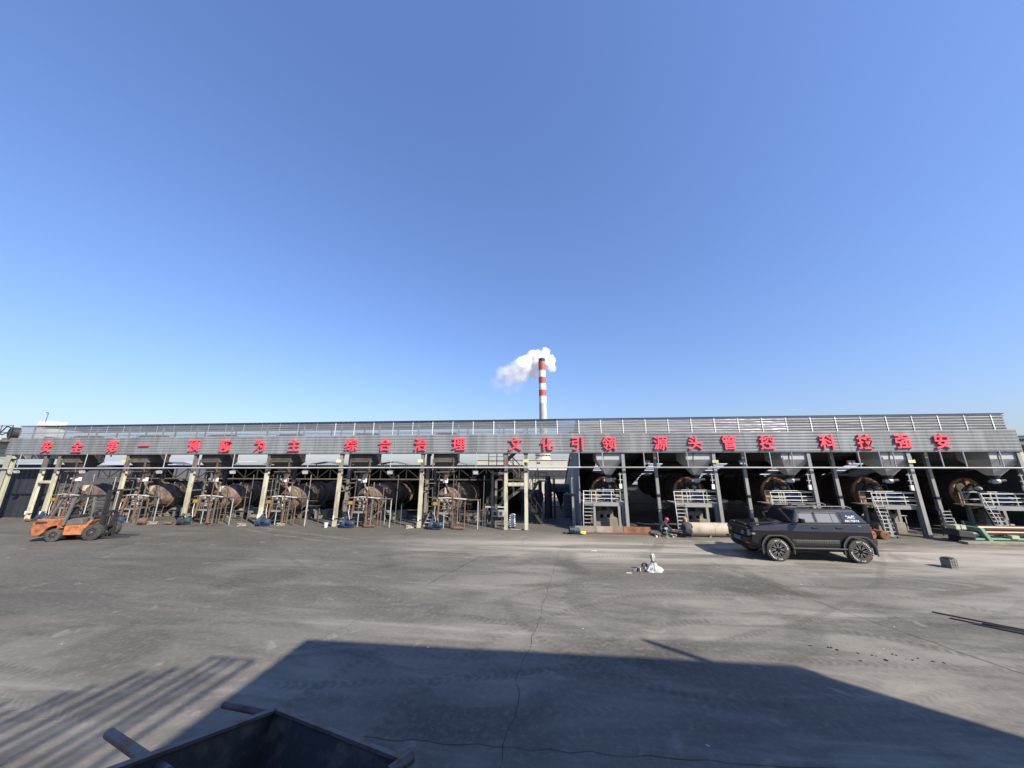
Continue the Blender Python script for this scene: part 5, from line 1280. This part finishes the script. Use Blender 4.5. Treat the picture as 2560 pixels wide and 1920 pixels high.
J = dict(pelvis=(0, -.10, .30, .15), belly=(0, -.06, .42, .155), chest=(0, .08, .58, .165), neck=(0, .20, .68, .065),
         shl=(-.17, .09, .60, .085), shr=(.17, .09, .60, .085), ell=(-.26, .20, .42, .055), elr=(.25, .22, .44, .055), wrl=(-.16, .42, .34, .038), wrr=(.14, .44, .34, .038),
         hipl=(-.10, -.10, .28, .11), hipr=(.10, -.10, .28, .11), knl=(-.20, .26, .46, .075), knr=(.19, .26, .46, .075), anl=(-.16, .06, .08, .05), anr=(.16, .06, .08, .05), tol=(-.18, .24, .045, .045), tor=(.18, .24, .045, .045))
LK = [('pelvis', 'belly'), ('belly', 'chest'), ('chest', 'neck'), ('chest', 'shl'), ('chest', 'shr'), ('shl', 'ell'), ('shr', 'elr'), ('ell', 'wrl'), ('elr', 'wrr'), ('pelvis', 'hipl'), ('pelvis', 'hipr'), ('hipl', 'knl'), ('hipr', 'knr'), ('knl', 'anl'), ('knr', 'anr'), ('anl', 'tol'), ('anr', 'tor')]
HANDS = [((-.16, .43, .33), (.1, 1, -.2), 1), ((.14, .45, .33), (-.1, 1, -.2), -1)]
person('worker in grey jacket and orange helmet squatting at the pale pipe end', (7.0, -1.0, 0), R(-8), J, LK, 'jacket_grey', 'helmet_yellow', (0, .27, .745), (0, 1, -.6), HANDS)
J2 = {k: v for k, v in J.items()}
person('worker in dark grey clothes and red helmet squatting left of the ladder', (5.85, -.75, 0), R(-75), J2, LK, 'jacket_grey', 'helmet_red', (0, .27, .745), (0, 1, -.45), HANDS)

# ------------------------------------------------------------------ things lying before the right shed
t = thing('steel_pipe', 'long pale rust-stained steel pipe lying on the ground behind the car', 'pipe', (7.25, -.55, .33))
MB().lathe([(.30, 0), (.325, 0), (.325, 4.4), (.30, 4.4), (.30, 0)], (0, 0, 0), (1, 0, 0), 36, False).build('tube', 'pale_pipe', t, True)
for x in (1.1, 2.3, 3.4): MB().lathe([(.325, x), (.330, x + .01), (.330, x + .03), (.325, x + .04)], (0, 0, 0), (1, 0, 0), 36, False).build('weld_seam', 'plate_grey', t, True)
for s in (-1, 1): 
    for x in (.8, 3.2): MB().prism([(x, -.33), (x + .14, -.33), (x + .07, -.22)], s * .22 - .05, s * .22 + .05).build('chock', 'concrete', t)
pls = [(1.50, 2.48, 'plate_grey', 'grey bare steel plate standing on edge left of the platform leg'), (2.62, 3.45, 'plate_grey', 'middle grey steel plate standing on edge before the concrete plinth'), (3.46, 3.98, 'plate_grey', 'short grey steel plate standing on edge next to the rusty one'), (4.0, 5.36, 'rust_orange', 'long rusty orange steel plate standing on edge by the squatting workers')]
for x0, x1, mt, lab in pls:
    o = MB().box(0, x1 - x0, 0, .03, .07, .37).build('steel_plate', mt, None, loc=(x0, -.42, 0)); o.rotation_euler = (R(-6), 0, 0); tag(o, lab, 'plate', 'steel plates on edge')
o = MB().box(1.6, 5.5, -.55, -.36, .004, .065).build('base_timber', 'rust_pipe', None); tag(o, 'long flat rusty strip under the row of standing steel plates', 'strip')
t = thing('yellow_bag', 'yellow plastic bag lying before the first grey plate', 'bag', (1.85, -.72, 0)); MB().add(*ell(0, 0, .08, .17, .12, .09)).build('bag', 'paper_yellow', t, True); MB().add(*ell(.1, -.04, .12, .07, .05, .06)).build('knot', 'paper_yellow', t, True)
t = thing('hose_coil', 'coil of dark blue hose with a motor lying left of the steel plates', 'hose', (1.38, -.62, 0))
for k in range(5): MB().lathe([(.15 + .01 * (k % 2), 0), (.19 + .01 * (k % 2), .0), (.19, .045), (.15, .045)], (-.2 + k * .055, 0, .19), (1, .15, 0), 24, False).build('coil', 'black_steel' if k % 2 else 'teal_motor', t, True)
MB().lathe([(.05, 0), (.13, .02), (.14, .26), (.06, .3)], (.05, 0, .18), (1, .1, 0), 18).build('motor', 'blue_motor', t, True)
MB().box(-.1, .35, -.12, .12, 0, .05).build('foot', 'dark_steel', t)
MB().path([(-.2, 0, .03), (-.4, -.06, .03), (-.5, .05, .03), (-.42, .1, .12)], .02, 6).build('hose_end', 'black_steel', t)
for i, (x, y) in enumerate(((15.78, -.5), (16.3, -.55))):
    t = thing('rusty_drum', '%s rusty orange drum lying on the ground behind the car' % ['left', 'right'][i], 'drum', (x, y, .20), R(8 - 12 * i), 'rusty drums')
    MB().lathe([(.17, 0), (.20, .01), (.20, .25), (.21, .26), (.21, .28), (.20, .29), (.20, .55), (.17, .56)], (0, 0, 0), (0, 1, 0), 28).build('shell', 'rust_orange', t, True)
    MB().lathe([(.03, -.02), (.03, .0)], (.08, 0, .05), (0, 1, 0), 10).build('bung', 'rust_pipe', t)
t = thing('gas_cylinder', 'upright rusty gas cylinder at the foot of the first white-railed platform', 'cylinder', (2.45, .12, 0))
MB().lathe([(.09, 0), (.10, .02), (.10, .62), (.06, .72), (.03, .75)], (0, 0, 0), (0, 0, 1), 18).build('body', 'rust_pipe', t, True); MB().tube((0, 0, .74), (0, 0, .82), .02, 8).build('valve', 'lamp_box', t)
for i, (x, y) in enumerate(((5.55, -.95), (6.35, -.95))):
    t = thing('welding_kit', ['small white tool pile by the rusty plate end', 'brown wooden block pile between the two workers'][i], 'tools', (x, y, 0))
    for k in range(5): MB().box(-.12 + k * .06, -.04 + k * .07, -.08, .06, .0 + .03 * (k % 3), .07 + .03 * (k % 3)).xf(Matrix.Rotation(k * .5, 4, 'Z')).build('piece', ['white_paint', 'dark_steel', 'plate_grey', 'white_paint', 'rust_pipe'][k] if i == 0 else ['pale_pipe', 'rust_pipe', 'concrete', 'dark_steel', 'pale_pipe'][k], t)
t = thing('green_stand', 'small green bottle stand by the red-helmeted worker', 'stand', (5.95, -1.02, 0)); MB().lathe([(.1, 0), (.1, .02), (.03, .05), (.03, .4)], (0, 0, 0), (0, 0, 1), 12).build('stem', 'green_paint', t, True); MB().box(-.08, .08, -.03, .03, .38, .46).build('head', 'lamp_box', t)
# green plate-rolling machine at the right edge
t = thing('rolling_machine', 'green plate-rolling machine with long brown rolls at the right edge', 'machine', (20.4, -.55, 0))
MB().hexa([(-.05, -.35, .05), (.12, -.35, .05), (.12, .35, .05), (-.05, .35, .05)], [(-.28, -.3, .66), (-.12, -.3, .66), (-.12, .3, .66), (-.28, .3, .66)]).build('end_frame', 'green_paint', t, bevel=.01)
MB().box(.0, 3.6, -.3, .3, .14, .20).build('bed', 'green_paint', t); MB().box(-.75, -.05, -.28, .25, .12, .20).build('bed', 'green_paint', t)
MB().box(3.3, 3.5, -.3, .3, .05, .8).build('end_frame', 'green_paint', t)
for y, z, r_ in ((-.14, .42, .095), (.16, .42, .095), (0, .60, .12)): MB().tube((-.1, y, z), (3.4, y, z), r_, 20).build('roll', 'brown_roll', t, True)
MB().hexa([(-1.32, -.4, .28), (-.6, -.4, .22), (-.6, .3, .22), (-1.32, .3, .28)], [(-1.28, -.4, .56), (-.7, -.4, .46), (-.45, .3, .46), (-1.28, .3, .56)]).build('gear_cover', 'dark_steel', t, bevel=.02)
MB().box(-1.2, -.6, -.32, .2, .0, .24).build('gearbox', 'black_steel', t)
MB().box(-1.15, -.72, -.2, .15, .56, .74).build('guard_box', 'pale_green', t); MB().box(-.95, -.93, -.21, .15, .56, .745).build('guard_seam', 'dark_steel', t)
MB().lathe([(.05, -.2), (.13, -.18), (.13, .15), (.05, .2)], (-.4, -.1, .34), (1, 0, 0), 16).build('drive_motor', 'teal_motor', t, True)
MB().box(.9, 1.2, -.34, -.1, .2, .34).build('control_pedal', 'pale_green', t)
for x in (.4, 1.6, 2.7): MB().box(x, x + .2, -.25, .25, 0, .14).build('foot', 'dark_steel', t)
MB().beam((-.6, .2, .2), (-.75, .2, 1.0), .04).build('lever', 'lamp_box', t); MB().beam((-.45, .1, .4), (-.5, .1, .9), .05).build('lever', 'dark_steel', t)
o = MB().box(0, 4.2, -.18, .18, 0.0, .11).build('concrete_kerb', 'concrete', None, bevel=.02, loc=(19.0, -1.1, 0)); tag(o, 'low pale concrete kerb under the green rolling machine', 'kerb')
t = thing('metal_ladder', 'short grey ladder leaning behind the green rolling machine', 'ladder', (20.25, .55, 0))
for s in (0, .42): MB().beam((s - .2, -.1, .5), (s + .25, .4, 1.25), .04, .06).build('rail', 'dark_steel', t)
for k in range(5): MB().box(-.18 + .09 * k, .24 + .09 * k, -.12 + .1 * k, -.02 + .1 * k, .55 + .15 * k, .58 + .15 * k).build('rung', 'lamp_box', t)
MB().beam((.0, .3, 0), (.05, .3, 1.2), .06).build('prop', 'dark_steel', t)
t = thing('stored_timber', 'pale boards and bags stacked in the dark behind the fourth platform', 'boards', (17.9, 2.2, 0))
MB().prism([(-.7, .1), (.45, .1), (.2, .8), (-.1, .85)], 0, .06).build('board', 'pale_pipe', t); MB().hexa([(.75, -.05, .0), (1.05, -.05, 0), (1.05, .05, 0), (.75, .05, 0)], [(.6, .15, .95), (.9, .15, .95), (.9, .2, .95), (.6, .2, .95)]).build('board', 'pale_pipe', t)
MB().add(*ell(-1.0, 0, .16, .22, .2, .16)).build('bag', 'white_paint', t, True)
t = thing('work_table', 'small grey table standing between the fourth and fifth platforms', 'table', (19.6, 2.6, 0))
MB().box(-.5, .5, -.3, .3, .72, .76).build('top', 'lamp_box', t)
for x in (-.45, .42):
    for y in (-.25, .22): MB().box(x, x + .04, y, y + .04, 0, .72).build('leg', 'lamp_box', t)
# ------------------------------------------------------------------ litter on the yard
bagv = []; rnd = random.Random(3); NU = 26
prof = [(0, .27), (.05, .25), (.12, .205), (.20, .13), (.27, .075), (.31, .05), (.37, .07), (.45, .10), (.52, .095), (.57, .05)]
vs = []; fs = []
for j, (z, r_) in enumerate(prof):
    for i in range(NU):
        a = 2 * math.pi * i / NU; k = rnd.uniform(.80, 1.10) * (1 + .13 * math.sin(a * 5 + z * 9) + .08 * math.sin(a * 9 - z * 14)); cxs_ = .02 - .1 * max(0, z - .3); ex = 1.0 if z < .3 else .85
        vs.append((cxs_ + math.cos(a) * r_ * k * ex * (1.12 if z < .1 else 1), math.sin(a) * r_ * k * .62, max(.006, z + rnd.uniform(-.018, .018) if z > 0 else .006)))
for j in range(len(prof) - 1):
    for i in range(NU): fs.append((j * NU + i, j * NU + (i + 1) % NU, (j + 1) * NU + (i + 1) % NU, (j + 1) * NU + i))
t = thing('woven_sack', 'crumpled white woven sack tied at the neck standing on the open yard', 'sack', (3.56, -6.7, 0))
MB().add(vs, fs).build('sack_body', 'tarp_white', t)
MB().lathe([(.075, .30), (.085, .315), (.075, .33)], (.02, 0, 0), (0, 0, 1), 16, False).build('tie', 'dark_steel', t)
for a in range(4):
    aa = R(-122 + a * 20); u = Vector((math.cos(aa), math.sin(aa) * .62, 0)); w_ = Vector((math.cos(aa + .2), math.sin(aa + .2) * .62, 0))
    MB().hexa([u * .245 + Vector((0, 0, .07)), w_ * .245 + Vector((0, 0, .07)), w_ * .20 + Vector((0, 0, .07)), u * .20 + Vector((0, 0, .07))], [u * .20 + Vector((0, 0, .15)), w_ * .20 + Vector((0, 0, .15)), w_ * .15 + Vector((0, 0, .15)), u * .15 + Vector((0, 0, .15))]).build('print_patch', 'tarp_blue', t)
t = thing('valve_elbow', 'small dark round fitting lying against the white sack', 'fitting', (3.30, -6.5, 0)); MB().lathe([(.04, 0), (.10, .01), (.11, .05), (.11, .10), (.05, .12)], (0, 0, .11), (.4, -1, .1), 18).build('body', 'dark_steel', t, True); MB().tube((.02, -.1, .10), (.08, -.18, .02), .03, 8).build('neck', 'lamp_box', t)
t = thing('scrap_pieces', 'grey scrap bits beside the sack on the yard', 'scrap', (3.05, -6.72, 0))
for k in range(5): MB().box(-.05, .05, -.02, .02, 0.004, .05 + .02 * k).xf(Matrix.Translation((k * .055 - .1, .03 * (k % 2), 0)) @ Matrix.Rotation(k * .7, 4, 'Z')).build('piece', ['plate_grey', 'lamp_box', 'dark_steel', 'white_paint', 'plate_grey'][k], t)
o = MB().hexa([(-.09, -.02, .004), (.09, -.03, .004), (.09, .02, .004), (-.09, .03, .004)], [(-.09, -.02, .016), (.09, -.03, .016), (.09, .02, .016), (-.09, .03, .016)]).build('paper_strip', 'white_paint', None, loc=(2.7, -6.97, 0)); tag(o, 'short white strip of paper left of the sack', 'paper')
o = MB().hexa([(-.12, -.02, .004), (.10, -.015, .004), (.12, .02, .004), (-.1, .03, .004)], [(-.12, -.02, .012), (.10, -.015, .02), (.12, .02, .02), (-.1, .03, .012)]).build('paper_strip', 'white_paint', None, loc=(1.95, -4.1, 0)); tag(o, 'thin white scrap on the yard farther back than the sack', 'paper')
t = thing('pallet_block', 'small grey slotted plastic pallet block on the yard at the right', 'pallet', (13.98, -5.25, 0), R(14))
t.scale = (.82, .7, .92)
for k in range(6): MB().box(-.02, .36, -.19, .19, .012 + k * .052, .034 + k * .052).build('slat', 'pallet_grey', t)
for x in (.0, .12, .24, .35):
    for y in (-.18, 0, .16): MB().box(x - .022, x + .012, y - .012, y + .02, .0, .32).build('spacer', 'pallet_grey', t)
MB().box(-.03, -.022, -.19, .19, 0, .32).build('back_plate', 'pallet_grey', t)
MB().box(-.02, .3, -.15, .15, .326, .36).build('lid', 'dark_steel', t)
for i, (a, b) in enumerate((((9.33, -9.36), (11.8, -11.5)), ((9.36, -9.70), (11.7, -11.75)), ((9.55, -9.95), (11.5, -11.70)), ((9.7, -10.0), (11.9, -11.75)), ((9.85, -10.15), (11.75, -11.62)))):
    o = MB().tube((0, 0, 0), (b[0] - a[0], b[1] - a[1], 0), .016, 8).build('steel_bar', 'dark_steel', None, loc=(a[0], a[1], .017 + (.03 if i == 3 else 0)))
    tag(o, '%s thin dark steel bar from the far side, lying at the right edge' % ORD[i], 'bar', 'bars on the yard')
cr_pts = [(5.14, -11.33), (5.48, -11.37), (5.54, -11.45), (5.9, -11.53), (5.7, -11.77), (6.11, -11.59), (6.5, -11.51), (6.81, -11.61), (6.98, -11.69), (7.13, -11.72), (6.2, -11.72), (6.62, -11.66)]
cru = thing('coal_lumps', 'sprinkle of small black coal lumps on the yard at lower right', 'coal', (6.2, -11.5, 0))
for k, (x, y) in enumerate(cr_pts):
    for q in range(2):
        s_ = random.uniform(.007, .018); m = MB().add(*ell(0, 0, 0, s_ * 1.3, s_, s_ * .7)); m.v = [(a * random.uniform(.8, 1.2), b * random.uniform(.8, 1.2), c) for a, b, c in m.v]
        m.build('lump', 'coal', cru, loc=(x - 6.2 + random.uniform(-.05, .05), y + 11.5 + random.uniform(-.03, .03), s_ * .5))

# ------------------------------------------------------------------ tipping skip in the foreground
A, B_, C_ = Vector((-2.19, -16.51, 1.6)), Vector((-.97, -16.86, 1.6)), Vector((-2.40, -17.25, 1.80))
ex = (B_ - A); ey = (C_ - A) * 1.9
nrm = ex.cross(ey).normalized()
if nrm.z < 0: nrm = -nrm
sk = thing('tipping_skip', 'dark steel tipping skip with pipe handles in the near foreground', 'skip', (A.x + .4, A.y - .6, 0))
o0 = Vector(sk.location)
def P(u, v, w): return A + ex * u + ey * v + nrm * w - o0
def panel(name, pts, mat, th=.012):
    pts = [Vector(p) for p in pts]; n = (pts[1] - pts[0]).cross(pts[2] - pts[0]).normalized() * th
    MB().hexa(pts, [p + n for p in pts]).build(name, mat, sk)
dep = -.62
panel('far_panel', [P(0, 0, 0), P(1, 0, 0), P(.86, .16, dep), P(.14, .16, dep)], 'skip_inner')
panel('left_panel', [P(0, 0, 0), P(.14, .16, dep), P(.14, .84, dep), P(0, 1, 0)], 'skip_inner')
panel('right_panel', [P(1, 0, 0), P(1, 1, 0), P(.86, .84, dep), P(.86, .16, dep)], 'skip_inner')
panel('near_panel', [P(0, 1, 0), P(.14, .84, dep), P(.86, .84, dep), P(1, 1, 0)], 'skip_inner')
panel('floor_panel', [P(.14, .16, dep), P(.86, .16, dep), P(.86, .84, dep), P(.14, .84, dep)], 'skip_inner')
for a, b in ((P(0, 0, 0), P(1, 0, 0)), (P(0, 0, 0), P(0, 1, 0)), (P(1, 0, 0), P(1, 1, 0)), (P(0, 1, 0), P(1, 1, 0))): MB().beam(a, b, .05, .02, up=nrm).build('rim', 'skip_steel', sk)
MB().tube(P(0, .02, -.02), P(0, .02, -.02) + Vector((-.45, .03, .02)), .023, 14).build('handle', 'skip_steel', sk, True)
MB().tube(Vector((-2.25, -17.28, 1.74)) - o0, Vector((-3.18, -16.88, 1.62)) - o0, .030, 16).build('handle', 'skip_steel', sk, True)
MB().tube(P(1, .02, .01) - ex.normalized() * .05 - Vector((0, .12, 0)), P(1, 0, .0) + Vector((.03, .03, .0)), .035, 14).build('trunnion', 'skip_steel', sk, True)
for u in (.2, .8): 
    for v in (.25, .75): MB().beam(P(u, v, dep), Vector((P(u, v, dep).x, P(u, v, dep).y, 0)), .07).build('leg', 'skip_steel', sk)

# ------------------------------------------------------------------ the works building behind the camera that shades the foreground
KX, KY = math.sin(R(SUN_AZ)) / math.tan(R(SUN_EL)), math.cos(R(SUN_AZ)) / math.tan(R(SUN_EL))
HB = 9.0
def lift(x, y, h): return (x + KX * h, y - KY * h)
a = lift(-5.0, -12.05, HB); b = lift(4.3, -12.05, HB)
bb = thing('works_building', 'flat-roofed works building behind the camera that shades the near yard', 'building', (a[0], a[1], 0))
W = b[0] - a[0]
MB().box(0.15, W, -9, 0, 0, HB - .25).build('wall', 'brick_wall', bb)
MB().box(0, W + .1, -9.1, 0, HB - .245, HB).build('roof', 'stack_grey', bb)
MB().box(3.9, 5.6, -2.0, -.55, HB, HB + .5).build('roof_box', 'lamp_box', bb)
MB().tube((W - 1.15, -.2, HB), (W - 1.3, -.15, HB + 1.0), .07, 10).build('vent_pipe', 'dark_steel', bb)
pr_ = thing('shade_pipes', 'unseen thin pipes added behind the camera to cast shade lines', 'rack', (a[0] - 1.0, a[1] - .8, 0))  # unseen pipes added to draw thin shade lines on the near yard
ends = [0, 0, 0, 0, -.35, -.55, -.5, -.9, -1.1, -1.5, -1.4, -1.9, -2.2, -2.1, -2.6, -2.9]
for k, e in enumerate(ends):
    dx = .55 - k * .27 - (.08 if k % 3 == 1 else 0)
    MB().tube((dx, -8, HB), (dx, e, HB), .032 if k % 2 else .038, 8).build('pipe', 'dark_steel', pr_)
MB().tube((-.34, 0, HB), (.58, 0, HB), .026, 8).build('pipe', 'dark_steel', pr_)
for y in (-7.5,): MB().tube((.0, y, 0), (.0, y, HB), .06, 8).build('post', 'dark_steel', pr_)
MB().tube((-3.7, -7.5, HB), (1.0, -7.5, HB), .05, 8).build('beam', 'dark_steel', pr_)
wh_ = thing('blocker', 'long low warehouse added unseen behind the camera to hide the horizon glow', 'building', (10, -42, 0))  # unseen shed added to block horizon glow and darken the car's reflections
MB().box(-70, 80, -12, 0, 0, 7.0).build('wall', 'shed_wall', wh_)
MB().prism([(-71, 7.0), (81, 7.0), (81, 7.2), (-71, 7.2)], -12.5, .5).build('roof', 'shed_roof', wh_)
for k in range(14): MB().box(-66 + k * 10.4, -61.5 + k * 10.4, .0, .06, 0, 4.5).build('door', 'left_wall', wh_)
